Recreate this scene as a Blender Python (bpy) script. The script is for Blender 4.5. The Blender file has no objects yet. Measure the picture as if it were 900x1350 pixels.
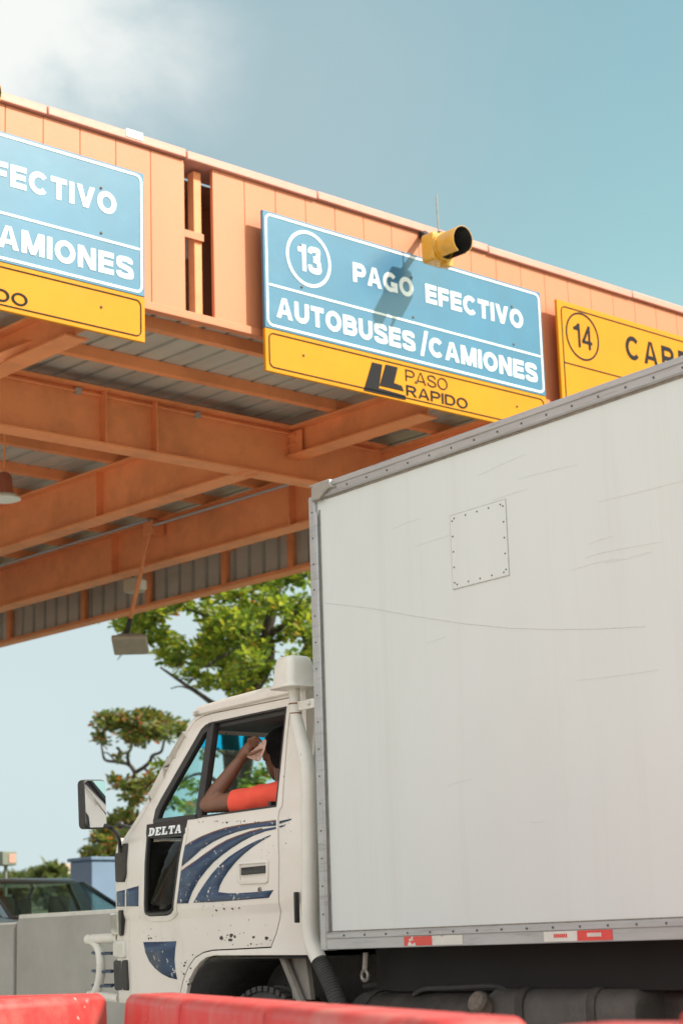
import bpy, bmesh, math, random
from mathutils import Vector, Matrix, noise
from mathutils.geometry import tessellate_polygon

sc = bpy.context.scene
col = sc.collection
R = math.radians
rnd = random.Random(7)

# ------------------------------------------------------------------ camera
F = 2493.3566912543442                      # focal length in photo pixels (900x1350)
CR = Vector((0.7440672801191799, -0.667402341228742, -0.030626746128832327))
CU = Vector((-0.12682072013309925, -0.18609936097209676, 0.974311825233944))
CF = Vector((0.6559576111312134, 0.7210694437903822, 0.22311089088357097))
EYE = Vector((0, 0, 1.0))
cd = bpy.data.cameras.new('camera')
cam = bpy.data.objects.new('camera', cd)
col.objects.link(cam)
mw = Matrix((CR, CU, -CF)).transposed().to_4x4()
mw.translation = EYE
cam.matrix_world = mw
cd.sensor_fit = 'VERTICAL'
cd.sensor_height = 36
cd.sensor_width = 24
cd.lens = F / 1350 * 36
cd.clip_start = 0.1
cd.clip_end = 6000
cd.dof.use_dof = True
cd.dof.focus_distance = 9.3
cd.dof.aperture_fstop = 4.0
sc.camera = cam

# ------------------------------------------------------------------ world, sun, exposure
SUN_EL, SUN_AZ = R(41), R(147)
sc.view_settings.view_transform = 'Standard'
sc.view_settings.look = 'None'
sc.view_settings.exposure = 1.05
sc.view_settings.gamma = 1
sc.view_settings.use_curve_mapping = False
W = bpy.data.worlds.new('World')
sc.world = W
W.use_nodes = True
nt = W.node_tree
nt.nodes.clear()
def N(tree, typ, **kw):
    n = tree.nodes.new(typ)
    for k, v in kw.items():
        setattr(n, k, v)
    return n
wo = N(nt, 'ShaderNodeOutputWorld'); bg = N(nt, 'ShaderNodeBackground')
sky = N(nt, 'ShaderNodeTexSky', sky_type='NISHITA', sun_disc=False, sun_elevation=SUN_EL, sun_rotation=SUN_AZ,
        air_density=1.0, dust_density=1.6, ozone_density=1.0)
bg.inputs['Strength'].default_value = 0.11
tc = N(nt, 'ShaderNodeTexCoord')
def px_dir(x, y):
    return (CF + CR * ((x - 450) / F) - CU * ((y - 675) / F)).normalized()
tint = N(nt, 'ShaderNodeMix', data_type='RGBA', blend_type='MULTIPLY')
tint.inputs[0].default_value = 1
tint.inputs[7].default_value = (1.00, 1.14, 0.79, 1)
nt.links.new(sky.outputs[0], tint.inputs[6])
last = tint.outputs[2]
nz = N(nt, 'ShaderNodeTexNoise'); nz.inputs['Scale'].default_value = 7; nz.inputs['Detail'].default_value = 9; nz.inputs['Roughness'].default_value = 0.58
nz.inputs['Distortion'].default_value = 0.4
nt.links.new(tc.outputs['Generated'], nz.inputs['Vector'])
def cloud(last, x, y, r0, r1, colour, amt, nw):
    d = px_dir(x, y) if isinstance(x, (int, float)) else Vector(x)
    dot = N(nt, 'ShaderNodeVectorMath', operation='DISTANCE')
    nt.links.new(tc.outputs['Generated'], dot.inputs[0]); dot.inputs[1].default_value = d
    ad = N(nt, 'ShaderNodeMath', operation='MULTIPLY_ADD')
    nt.links.new(nz.outputs[0], ad.inputs[0]); ad.inputs[1].default_value = nw
    nt.links.new(dot.outputs['Value'], ad.inputs[2])
    mr = N(nt, 'ShaderNodeMapRange', interpolation_type='SMOOTHSTEP')
    nt.links.new(ad.outputs[0], mr.inputs[0])
    mr.inputs[1].default_value = r0 + nw * .5; mr.inputs[2].default_value = r1 + nw * .5
    mr.inputs[3].default_value = amt; mr.inputs[4].default_value = 0
    mx = N(nt, 'ShaderNodeMix', data_type='RGBA')
    nt.links.new(mr.outputs[0], mx.inputs[0]); nt.links.new(last, mx.inputs[6]); mx.inputs[7].default_value = colour
    return mx.outputs[2]
last = cloud(last, 330, 130, .0, .22, (1.85, 2.42, 2.65, 1), .88, .10)      # grey-blue cloud bank
last = cloud(last, -10, 0, .045, .135, (4.1, 4.2, 4.1, 1), 1.0, .17)       # bright cloud, upper left
last = cloud(last, 60, 1000, .10, .26, (2.75, 3.3, 3.4, 1), .95, .08)      # pale haze and low cloud, left
last = cloud(last, 40, 1080, .02, .10, (3.5, 3.85, 3.85, 1), .8, .10)
# pale haze along the whole horizon
sx_ = N(nt, 'ShaderNodeSeparateXYZ'); nt.links.new(tc.outputs['Generated'], sx_.inputs[0])
hz_ = N(nt, 'ShaderNodeMapRange', interpolation_type='SMOOTHSTEP'); nt.links.new(sx_.outputs['Z'], hz_.inputs[0])
hz_.inputs[1].default_value = .02; hz_.inputs[2].default_value = .36; hz_.inputs[3].default_value = .96; hz_.inputs[4].default_value = 0
hm = N(nt, 'ShaderNodeMix', data_type='RGBA'); nt.links.new(hz_.outputs[0], hm.inputs[0]); nt.links.new(last, hm.inputs[6]); hm.inputs[7].default_value = (2.8, 3.35, 3.45, 1)
last = hm.outputs[2]
# broad unseen cloud bank to the west, added to brighten the truck's shaded side
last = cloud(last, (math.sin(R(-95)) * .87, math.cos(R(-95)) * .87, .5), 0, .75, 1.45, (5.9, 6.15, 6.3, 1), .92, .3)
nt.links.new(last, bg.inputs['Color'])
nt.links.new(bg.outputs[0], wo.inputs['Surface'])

sl = bpy.data.lights.new('sun', 'SUN')
sl.energy = 3.0; sl.angle = R(0.55); sl.color = (1.0, 0.93, 0.82)
so = bpy.data.objects.new('sun', sl); col.objects.link(so)
sdir = Vector((math.sin(SUN_AZ) * math.cos(SUN_EL), math.cos(SUN_AZ) * math.cos(SUN_EL), math.sin(SUN_EL)))
so.rotation_euler = (-sdir).to_track_quat('-Z', 'Y').to_euler()

# ------------------------------------------------------------------ materials
def mat(name, c, rough=.6, metal=0., var=.12, vscale=4., bump=0., bscale=60., spec=.5, stretch=(1, 1, 1), spots=None, coat=0., grime=None):
    """procedural surface: base colour with mottled noise, optional chips/rust specks (spots) and grime"""
    m = bpy.data.materials.new(name); m.use_nodes = True
    t = m.node_tree; b = t.nodes['Principled BSDF']
    b.inputs['Roughness'].default_value = rough; b.inputs['Metallic'].default_value = metal
    b.inputs['Specular IOR Level'].default_value = spec
    b.inputs['Coat Weight'].default_value = coat; b.inputs['Coat Roughness'].default_value = .15
    co = N(t, 'ShaderNodeTexCoord'); mp = N(t, 'ShaderNodeMapping'); mp.inputs['Scale'].default_value = stretch
    t.links.new(co.outputs['Object'], mp.inputs['Vector'])
    n1 = N(t, 'ShaderNodeTexNoise'); n1.inputs['Scale'].default_value = vscale; n1.inputs['Detail'].default_value = 7; n1.inputs['Roughness'].default_value = .65
    t.links.new(mp.outputs[0], n1.inputs['Vector'])
    rp = N(t, 'ShaderNodeMapRange'); rp.inputs[1].default_value = .3; rp.inputs[2].default_value = .7
    rp.inputs[3].default_value = 1 - var; rp.inputs[4].default_value = 1 + var
    t.links.new(n1.outputs[0], rp.inputs[0])
    mul = N(t, 'ShaderNodeMix', data_type='RGBA', blend_type='MULTIPLY'); mul.inputs[0].default_value = 1
    mul.inputs[6].default_value = (*c, 1); t.links.new(rp.outputs[0], mul.inputs[7])
    out = mul.outputs[2]
    if grime:
        gc, gs, lo, hi, amt, gst = grime
        mp2 = N(t, 'ShaderNodeMapping'); mp2.inputs['Scale'].default_value = gst
        t.links.new(co.outputs['Object'], mp2.inputs['Vector'])
        n2 = N(t, 'ShaderNodeTexNoise'); n2.inputs['Scale'].default_value = gs; n2.inputs['Detail'].default_value = 8; n2.inputs['Roughness'].default_value = .7
        t.links.new(mp2.outputs[0], n2.inputs['Vector'])
        r2 = N(t, 'ShaderNodeMapRange'); r2.inputs[1].default_value = lo; r2.inputs[2].default_value = hi; r2.inputs[3].default_value = 0; r2.inputs[4].default_value = amt
        t.links.new(n2.outputs[0], r2.inputs[0])
        m2 = N(t, 'ShaderNodeMix', data_type='RGBA'); m2.inputs[7].default_value = (*gc, 1)
        t.links.new(r2.outputs[0], m2.inputs[0]); t.links.new(out, m2.inputs[6]); out = m2.outputs[2]
    if spots:
        scol, sscale, thr, cl = spots
        n3 = N(t, 'ShaderNodeTexNoise'); n3.inputs['Scale'].default_value = sscale; n3.inputs['Detail'].default_value = 3; n3.inputs['Roughness'].default_value = .6
        n4 = N(t, 'ShaderNodeTexNoise'); n4.inputs['Scale'].default_value = sscale * .12; n4.inputs['Detail'].default_value = 2
        t.links.new(co.outputs['Object'], n3.inputs['Vector']); t.links.new(co.outputs['Object'], n4.inputs['Vector'])
        a = N(t, 'ShaderNodeMath', operation='MULTIPLY_ADD'); t.links.new(n4.outputs[0], a.inputs[0]); a.inputs[1].default_value = cl
        t.links.new(n3.outputs[0], a.inputs[2])
        g = N(t, 'ShaderNodeMapRange'); g.inputs[1].default_value = thr + cl * .5; g.inputs[2].default_value = thr + cl * .5 + .015
        t.links.new(a.outputs[0], g.inputs[0])
        m3 = N(t, 'ShaderNodeMix', data_type='RGBA'); m3.inputs[7].default_value = (*scol, 1)
        t.links.new(g.outputs[0], m3.inputs[0]); t.links.new(out, m3.inputs[6]); out = m3.outputs[2]
    t.links.new(out, b.inputs['Base Color'])
    if bump:
        n5 = N(t, 'ShaderNodeTexNoise'); n5.inputs['Scale'].default_value = bscale; n5.inputs['Detail'].default_value = 5
        t.links.new(co.outputs['Object'], n5.inputs['Vector'])
        bp = N(t, 'ShaderNodeBump'); bp.inputs['Strength'].default_value = bump; bp.inputs['Distance'].default_value = .02
        t.links.new(n5.outputs[0], bp.inputs['Height']); t.links.new(bp.outputs[0], b.inputs['Normal'])
    return m
def glass(name, c, alpha, rough=.02):
    m = bpy.data.materials.new(name); m.use_nodes = True
    t = m.node_tree; t.nodes.clear()
    o = N(t, 'ShaderNodeOutputMaterial'); tr = N(t, 'ShaderNodeBsdfTransparent'); gl = N(t, 'ShaderNodeBsdfGlossy')
    tr.inputs[0].default_value = (*c, 1); gl.inputs['Roughness'].default_value = rough
    lw_ = N(t, 'ShaderNodeLayerWeight'); lw_.inputs[0].default_value = .5
    pw = N(t, 'ShaderNodeMath', operation='POWER'); t.links.new(lw_.outputs['Facing'], pw.inputs[0]); pw.inputs[1].default_value = 3.5
    ns = N(t, 'ShaderNodeTexNoise'); ns.inputs['Scale'].default_value = 5
    a0 = N(t, 'ShaderNodeMath', operation='MULTIPLY_ADD'); t.links.new(pw.outputs[0], a0.inputs[0]); a0.inputs[1].default_value = alpha; a0.inputs[2].default_value = .015
    ad = N(t, 'ShaderNodeMath', operation='MULTIPLY_ADD'); t.links.new(ns.outputs[0], ad.inputs[0]); ad.inputs[1].default_value = .03
    t.links.new(a0.outputs[0], ad.inputs[2])
    mx = N(t, 'ShaderNodeMixShader'); t.links.new(ad.outputs[0], mx.inputs[0]); t.links.new(tr.outputs[0], mx.inputs[1]); t.links.new(gl.outputs[0], mx.inputs[2])
    t.links.new(mx.outputs[0], o.inputs[0])
    return m
RUST = (.16, .06, .025)
M = dict(
    orange=mat('orange_paint', (.60, .197, .090), .5, var=.04, vscale=2.2, bump=.05, bscale=25, stretch=(1, 1, .4), grime=((.5, .22, .1), 5, .58, .8, .35, (2, 2, .25))),
    beam=mat('orange_steel_paint', (.84, .295, .115), .55, var=.1, vscale=1.6, bump=.06, bscale=30, grime=((.34, .12, .05), 1.5, .46, .80, .6, (1, 1, 1))),
    coping=mat('peach_metal_trim', (.60, .285, .225), .45, var=.08, vscale=6, bump=.05, bscale=30),
    whitemetal=mat('bare_white_metal', (.80, .80, .76), .35, var=.05),
    roof=mat('zinc_roof_sheet', (.52, .50, .45), .45, metal=.25, var=.14, vscale=1.2, stretch=(3, .4, 1), bump=.04, grime=((.30, .26, .2), 2, .5, .8, .5, (3, .3, 1))),
    dark_rust=mat('brown_primer_sheet', (.42, .18, .10), .7, var=.2, vscale=3),
    blue=mat('blue_sign_sheeting', (.009, .138, .268), .36, var=.10, vscale=2.0, coat=.25, bump=.10, bscale=2.6, spec=.8, grime=((.12, .28, .38), 1.6, .56, .82, .30, (1, 1, 1))),
    yellow=mat('yellow_sign_sheeting', (.62, .245, .003), .45, var=.06, vscale=2.5, spec=.2, grime=((.50, .25, .03), 2.5, .55, .8, .35, (1, 1, .6))),
    signwhite=mat('white_reflective_letters', (.82, .84, .84), .35, var=.03),
    signblack=mat('black_vinyl_letters', (.022, .021, .024), .75, spec=.12, var=.08),
    signback=mat('galvanised_sign_frame', (.20, .15, .11), .5, metal=.3),
    box=mat('white_box_panel', (.642, .674, .650), .5, var=.03, vscale=.9, stretch=(1, 1.6, .5), bump=.03, bscale=2.2,
            grime=((.48, .455, .39), 2.6, .53, .80, .26, (1, 2.6, .10))),
    alu=mat('grey_aluminium_rail', (.42, .425, .42), .42, metal=.35, var=.10, vscale=6, stretch=(1, .5, 3), bump=.03, bscale=40, grime=((.16, .14, .12), 11, .55, .72, .75, (1, .25, 5))),
    alu_dark=mat('dull_aluminium_corner', (.36, .345, .31), .45, metal=.4, var=.12, vscale=14, bump=.05),
    rivet=mat('dark_rivets', (.12, .11, .10), .5, metal=.4),
    scratch=mat('faint_scuff', (.56, .56, .54), .7, var=.2, vscale=40),
    joint=mat('thin_sealed_joint', (.40, .385, .35), .8, var=.3, vscale=30),
    seam=mat('dirty_sealant', (.23, .20, .16), .8, var=.3, vscale=30),
    cab=mat('cream_white_cab_paint', (.75, .70, .63), .32, var=.035, vscale=2.5, coat=.25, bump=.012, bscale=5,
            spots=((.12, .085, .06), 50, .765, .50), grime=((.48, .41, .32), 3, .56, .8, .40, (1, 1, .6))),
    cabplain=mat('cream_white_pipe_paint', (.70, .675, .60), .38, var=.06, vscale=8, coat=.2, bump=.03, bscale=18, spots=(RUST, 26, .745, .5)),
    navy=mat('navy_stripe_vinyl', (.030, .062, .125), .4, var=.12, vscale=9, spots=((.66, .62, .55), 48, .675, .42)),
    rustline=mat('rust_trim', (.22, .10, .05), .8, var=.3, vscale=30),
    black=mat('black_plastic', (.028, .027, .026), .5, var=.2, vscale=12, bump=.05),
    rubber=mat('dusty_black_rubber', (.045, .043, .040), .8, var=.25, vscale=14, bump=.1),
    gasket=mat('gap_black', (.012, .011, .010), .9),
    chassis=mat('dusty_black_chassis', (.045, .040, .034), .75, var=.35, vscale=6, bump=.1, grime=((.16, .14, .115), 5, .5, .8, .5, (1, 1, 1))),
    tank=mat('dusty_fuel_tank', (.07, .065, .058), .6, var=.25, vscale=5, bump=.04, grime=((.2, .18, .15), 4, .5, .8, .5, (1, 1, 1))),
    steel=mat('worn_steel', (.30, .28, .25), .45, metal=.6, var=.2, vscale=20),
    ruststeel=mat('rusty_dull_steel', (.15, .125, .10), .6, metal=.3, var=.4, vscale=35, bump=.1),
    pale=mat('pale_wall_coping', (.66, .66, .62), .8, var=.1, vscale=6, bump=.1),
    chrome=mat('mirror_glass', (.86, .88, .9), .02, metal=1., var=.02),
    lens=mat('clear_lamp_lens', (.55, .53, .44), .15, var=.1, vscale=20, coat=.6),
    interior=mat('dark_grey_cab_lining', (.06, .058, .055), .8, var=.15, bump=.05),
    seat=mat('grey_vinyl_seat', (.10, .095, .09), .6, var=.15),
    red=mat('red_barrier_plastic', (.52, .044, .041), .5, var=.07, vscale=3, bump=.04, bscale=12, grime=((.46, .20, .165), 4.5, .46, .72, .75, (1, 1, .8)), spots=((.60, .36, .32), 34, .72, .4)),
    redtape=mat('red_reflective_tape', (.66, .055, .045), .3, var=.06, vscale=20),
    whitetape=mat('white_reflective_tape', (.66, .66, .60), .3, var=.06, vscale=20),
    tape_worn_red=mat('worn_red_tape', (.62, .065, .05), .4, var=.06, spots=((.66, .63, .57), 22, .54, .5)),
    tape_worn_white=mat('worn_white_tape', (.64, .63, .56), .4, var=.05, spots=((.33, .31, .28), 26, .59, .5)),
    signal=mat('amber_yellow_signal_paint', (.70, .34, .028), .4, var=.12, vscale=12, coat=.2, grime=((.42, .17, .04), 8, .5, .8, .5, (1, 1, 1))),
    skin=mat('dark_brown_skin', (.205, .092, .054), .45, var=.1, vscale=16, bump=.05, bscale=160, spec=.5),
    hair=mat('black_short_hair', (.014, .012, .012), .9, var=.3, vscale=90, bump=.9, bscale=260),
    shirt=mat('coral_red_cotton', (.90, .10, .055), .85, var=.06, vscale=10, bump=.12, bscale=40),
    note=mat('pale_pink_banknote', (.62, .38, .30), .7, var=.22, vscale=55, grime=((.25, .26, .24), 38, .52, .6, .8, (1, 1, 1))),
    concrete=mat('grey_concrete', (.40, .39, .36), .85, var=.10, vscale=2.5, bump=.12, bscale=30, grime=((.24, .24, .22), 1.6, .5, .8, .5, (1, 1, .5))),
    asphalt=mat('worn_asphalt', (.15, .145, .135), .9, var=.2, vscale=3, bump=.3, bscale=90),
    paving=mat('toll_plaza_concrete', (.44, .425, .39), .9, var=.12, vscale=.8, bump=.15, bscale=50),
    paint=mat('road_marking_white', (.68, .67, .62), .8, var=.15, vscale=10),
    dirt=mat('dry_grass_ground', (.16, .15, .075), .95, var=.35, vscale=.08, bump=.2, bscale=4),
    booth=mat('blue_grey_booth_paint', (.145, .215, .33), .6, var=.08, vscale=2),
    carpaint=mat('dark_blue_grey_car_paint', (.030, .042, .058), .22, var=.04, coat=.8),
    carglass=mat('dark_car_glass', (.02, .026, .03), .08, var=.05, coat=.6),
    tail=mat('red_lamp_plastic', (.40, .02, .02), .2),
    bark=mat('grey_brown_bark', (.055, .042, .032), .9, var=.3, vscale=10, bump=.5, bscale=30),
    lampbody=mat('beige_lamp_housing', (.42, .37, .29), .5, var=.1, vscale=12),
    brick=mat('brick_red_lamp_box', (.34, .10, .055), .6, var=.1),
    wallcream=mat('cream_house_wall', (.62, .55, .45), .8),
    pinkwall=mat('pink_device_face', (.55, .30, .24), .6),
    tanroof=mat('tan_house_roof', (.38, .27, .2), .8),
    greybox=mat('grey_green_device_housing', (.19, .21, .17), .55),
    guard=mat('dark_blue_guard_bars', (.035, .06, .11), .4),
    duct=mat('hazy_grey_bracket', (.24, .22, .19), .7, var=.2, vscale=10),
    dash=mat('pale_papers', (.38, .37, .34), .7),
)
M['glass'] = glass('pale_teal_window_glass', (.84, .96, .96), .14)
M['shade'] = glass('cyan_shade_band_glass', (.12, .74, .92), .2)
M['carpane'] = glass('car_window_glass', (.74, .82, .80), .35)
M['darkglass'] = glass('smoked_lower_glass', (.34, .33, .32), .2)
def leafmat(name, cols):
    m = bpy.data.materials.new(name); m.use_nodes = True
    t = m.node_tree; b = t.nodes['Principled BSDF']
    g = N(t, 'ShaderNodeNewGeometry'); rp = N(t, 'ShaderNodeValToRGB')
    t.links.new(g.outputs['Random Per Island'], rp.inputs[0])
    el = rp.color_ramp.elements
    while len(el) < len(cols): el.new(.5)
    for e, (p, c) in zip(el, cols): e.position = p; e.color = (*c, 1)
    t.links.new(rp.outputs[0], b.inputs['Base Color']); b.inputs['Roughness'].default_value = .45
    tl = N(t, 'ShaderNodeBsdfTranslucent'); br = N(t, 'ShaderNodeMix', data_type='RGBA', blend_type='MULTIPLY'); br.inputs[0].default_value = 1; br.inputs[7].default_value = (1.9, 1.85, .95, 1); t.links.new(rp.outputs[0], br.inputs[6]); t.links.new(br.outputs[2], tl.inputs[0])
    mx = N(t, 'ShaderNodeMixShader'); mx.inputs[0].default_value = .5
    o = [n for n in t.nodes if n.type == 'OUTPUT_MATERIAL'][0]
    t.links.new(b.outputs[0], mx.inputs[1]); t.links.new(tl.outputs[0], mx.inputs[2]); t.links.new(mx.outputs[0], o.inputs[0])
    return m
M['leaf'] = leafmat('almond_leaves', [(0, (.060, .100, .022)), (.45, (.13, .19, .030)), (.8, (.25, .29, .045)), (.985, (.28, .26, .045)), (1, (.42, .15, .045))])
M['leafred'] = leafmat('reddening_almond_leaves', [(0, (.045, .07, .022)), (.5, (.09, .12, .032)), (.86, (.19, .18, .05)), (.96, (.30, .11, .04)), (1, (.36, .06, .03))])
M['leaffar'] = leafmat('distant_leaves', [(0, (.05, .075, .03)), (.6, (.08, .10, .045)), (1, (.13, .13, .06))])

# ------------------------------------------------------------------ builders
ROOT = {}
def tag(o, label=None, cat=None, group=None, kind=None):
    if label: o['label'] = label
    if cat: o['category'] = cat
    if group: o['group'] = group
    if kind: o['kind'] = kind
    return o
def thing(name, label, cat, loc=(0, 0, 0), rz=0, group=None):
    o = bpy.data.objects.new(name, None); col.objects.link(o)
    o.location = loc; o.rotation_euler = (0, 0, rz); o.empty_display_size = .2
    ROOT[o] = (Matrix.Translation(loc) @ Matrix.Rotation(rz, 4, 'Z')).inverted()
    return tag(o, label, cat, group)
class MB:
    def __init__(s): s.b = bmesh.new()
    def v(s, *ps): return [s.b.verts.new(p) for p in ps]
    def face(s, vs):
        try: return s.b.faces.new(vs)
        except ValueError: return None
    def box(s, a, b):
        x0, y0, z0 = a; x1, y1, z1 = b
        v = s.v((x0, y0, z0), (x1, y0, z0), (x1, y1, z0), (x0, y1, z0), (x0, y0, z1), (x1, y0, z1), (x1, y1, z1), (x0, y1, z1))
        for q in ((0, 3, 2, 1), (4, 5, 6, 7), (0, 1, 5, 4), (1, 2, 6, 5), (2, 3, 7, 6), (3, 0, 4, 7)): s.face([v[i] for i in q])
        return s
    def hexa(s, low, high):
        v = s.v(*low, *high); n = len(low)
        s.face(v[:n][::-1]); s.face(v[n:])
        for i in range(n): s.face([v[i], v[(i + 1) % n], v[n + (i + 1) % n], v[n + i]])
        return s
    def prism(s, poly, fn, t0, t1):
        """polygon (u,w) extruded between depth t0 and t1 through fn(u,w,t)->point"""
        return s.hexa([fn(u, w, t0) for u, w in poly], [fn(u, w, t1) for u, w in poly])
    def tube(s, path, rad, seg=12, cap=True, ell=None):
        P = [Vector(p) for p in path]; n = len(P)
        if not hasattr(rad, '__len__'): rad = [rad] * n
        rings = []; up = None
        for i in range(n):
            d = (P[min(i + 1, n - 1)] - P[max(i - 1, 0)]).normalized()
            if up is None:
                up = Vector((0, 0, 1)) if abs(d.z) < .9 else Vector((1, 0, 0))
            a = (up - d * up.dot(d)).normalized(); b = d.cross(a); up = a
            rings.append(s.v(*[P[i] + (a * math.cos(k * 2 * math.pi / seg) + b * math.sin(k * 2 * math.pi / seg)) * rad[i] for k in range(seg)]))
        for i in range(n - 1):
            for k in range(seg):
                s.face([rings[i][k], rings[i][(k + 1) % seg], rings[i + 1][(k + 1) % seg], rings[i + 1][k]])
        if cap: s.face(rings[0][::-1]); s.face(rings[-1])
        return s
    def loft(s, rings, closed=True, cap=True):
        rr = [s.v(*r) for r in rings]; m = len(rr[0])
        for i in range(len(rr) - 1):
            for k in range(m if closed else m - 1):
                s.face([rr[i][k], rr[i][(k + 1) % m], rr[i + 1][(k + 1) % m], rr[i + 1][k]])
        if cap and closed: s.face(rr[0][::-1]); s.face(rr[-1])
        return s
    def ball(s, c, r, sc=(1, 1, 1), seg=14):
        m = Matrix.Translation(c) @ Matrix.Diagonal((r * sc[0], r * sc[1], r * sc[2], 1))
        bmesh.ops.create_uvsphere(s.b, u_segments=seg, v_segments=max(6, seg * 2 // 3), radius=1, matrix=m); return s
    def build(s, name, m, parent=None, world=True, smooth=40, bevel=0, bseg=2, recalc=True):
        if recalc: bmesh.ops.recalc_face_normals(s.b, faces=s.b.faces[:])
        me = bpy.data.meshes.new(name); s.b.to_mesh(me); s.b.free()
        me.materials.append(M[m] if isinstance(m, str) else m)
        o = bpy.data.objects.new(name, me); col.objects.link(o)
        if parent is not None:
            r = parent
            while r.parent is not None: r = r.parent
            if world and r in ROOT: me.transform(ROOT[r])
            o.parent = parent
        if smooth:
            me.shade_smooth()
            me.set_sharp_from_angle(angle=R(smooth))
        if bevel:
            bv = o.modifiers.new('bevel', 'BEVEL'); bv.width = bevel; bv.segments = bseg; bv.limit_method = 'ANGLE'; bv.angle_limit = R(40)
        return o
def smoothpath(pts, k=6):
    P = [Vector(p) for p in pts]; out = []
    for i in range(len(P) - 1):
        p0, p1, p2, p3 = P[max(i - 1, 0)], P[i], P[i + 1], P[min(i + 2, len(P) - 1)]
        for j in range(k):
            t = j / k
            out.append(.5 * ((2 * p1) + (p2 - p0) * t + (2 * p0 - 5 * p1 + 4 * p2 - p3) * t * t + (3 * p1 - p0 - 3 * p2 + p3) * t ** 3))
    out.append(P[-1]); return out
def ray(x, y): return CF + CR * ((x - 450) / F) - CU * ((y - 675) / F)
def onY(x, y, Y): d = ray(x, y); return EYE + d * (Y / d.y)
def onX(x, y, X): d = ray(x, y); return EYE + d * (X / d.x)
def onZ(x, y, Z): d = ray(x, y); return EYE + d * ((Z - EYE.z) / d.z)
def at(x, y, depth): return EYE + ray(x, y) * depth

# ------------------------------------------------------------------ SETTING: ground, road, terrain
g = MB()
nx = 60
def gz(x, y):
    d = math.hypot(x, y)
    return -.02 + max(0, min(1, (d - 60) / 160)) * 8 + max(0, d - 220) * .012
rad = [0, 15, 30, 45, 60, 80, 100, 130, 160, 200, 260, 400, 800, 1600, 3200]
rings = []
for r_ in rad[1:]:
    rings.append(g.v(*[(r_ * math.cos(k * 2 * math.pi / nx), r_ * math.sin(k * 2 * math.pi / nx), gz(r_, 0)) for k in range(nx)]))
c0 = g.v((0, 0, gz(0, 0)))[0]
for k in range(nx): g.face([c0, rings[0][k], rings[0][(k + 1) % nx]])
for i in range(len(rings) - 1):
    for k in range(nx): g.face([rings[i][k], rings[i + 1][k], rings[i + 1][(k + 1) % nx], rings[i][(k + 1) % nx]])
tag(g.build('ground', 'dirt'), kind='structure')
tag(MB().box((-16, -34, -.1), (9.0, 58, 0)).build('road', 'paving', smooth=0), kind='structure')
m = MB()
for x in (1.6, -2.6):
    for k in range(9): m.box((x, -30 + k * 5, .001), (x + .12, -27.5 + k * 5, .004))
tag(m.build('lane_markings', 'paint', smooth=0), kind='structure')
tag(MB().box((9.25, -20, -.1), (18.5, 58, .40)).build('raised_carriageway', 'asphalt', smooth=0), kind='structure')

# ------------------------------------------------------------------ TOLL CANOPY
Y0 = 11.1955; ZP = 5.80; ZR = 5.905; XE = 16.2; XW = -3.0; YB = 27.0
ZF0, ZF1 = 5.87, 7.20
can = thing('toll_canopy', 'long orange steel toll plaza canopy with corrugated roof over the lanes', 'canopy', (6.6, Y0, 0))
HX0, HX1 = onY(244, 300, Y0).x, onY(281, 300, Y0).x
pitch = .331
m = MB()
def panel_strip(xa, xb):
    x = xa
    while x < xb - .01:
        e = min(x + pitch, xb)
        m.box((x + .0018, Y0, ZF0), (e - .0018, Y0 + .035, ZF1 - .06)); x = e
x = HX0
n_left = int((HX0 - XW) / pitch)
panel_strip(HX0 - n_left * pitch, HX0); panel_strip(HX1, XE)
m.build('fascia_panel', 'orange', can, bevel=.004)
m = MB(); m.box((XW, Y0 + .037, ZF0 + .01), (HX0 - .03, Y0 + .06, ZF1 - .08)); m.box((HX1 + .05, Y0 + .037, ZF0 + .01), (XE, Y0 + .06, ZF1 - .08))
m.build('fascia_backing', 'dark_rust', can, smooth=0)
m = MB()
jx = [XW, onY(60, 150, Y0).x, onY(243, 205, Y0).x, onY(415, 255, Y0).x, onY(640, 330, Y0).x, onY(830, 395, Y0).x, XE]
for i in range(len(jx) - 1):
    dz = [0, .004, -.003, .003, -.004, 0][i]
    m.box((jx[i] + .004, Y0 - .035, ZF1 - .055 + dz), (jx[i + 1] - .004, Y0 + .30, ZF1 + .02 + dz))
m.build('coping', 'coping', can, bevel=.01)
xa, xb = onY(163, 178, Y0).x, onY(185, 185, Y0).x
MB().box((xa, Y0 - .041, ZF1 - .03), (xb, Y0 + .05, ZF1 + .038)).build('coping_patch', 'whitemetal', can, bevel=.004)
m = MB(); m.box((XW, Y0 - .03, ZF0 - .07), (XE, Y0 + .05, ZF0 - .002)); m.build('fascia_bottom_trim', 'orange', can, bevel=.006)
# the open slot in the fascia
m = MB(); cxm = HX0 + (HX1 - HX0) * .62
m.box((cxm - .03, Y0 + .07, ZF0 - .05), (cxm + .045, Y0 + .15, ZF1 - .09))
m.build('slot_post', 'beam', can, bevel=.004)
zb = onY(262, 312, Y0 + .05).z
MB().box((HX0 - .04, Y0 + .045, zb - .035), (cxm + .05, Y0 + .069, zb + .03)).build('slot_rail', 'orange', can, bevel=.004)
m = MB(); m.box((HX0 - .5, Y0 + .62, ZR + .08), (HX1 + 1.2, Y0 + .65, ZF1 - .08)); m.build('slot_backing', 'dark_rust', can, smooth=0)
MB().box((HX0 - .5, Y0 + .302, ZF1 - .10), (HX1 + 1.2, Y0 + .66, ZF1 - .07)).build('slot_cover', 'dark_rust', can, smooth=0)
MB().box((HX0 + .05, Y0 + .5, 6.55), (HX0 + .42, Y0 + .6, 6.82)).build('slot_junction_box', 'whitemetal', can, bevel=.01)
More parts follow.
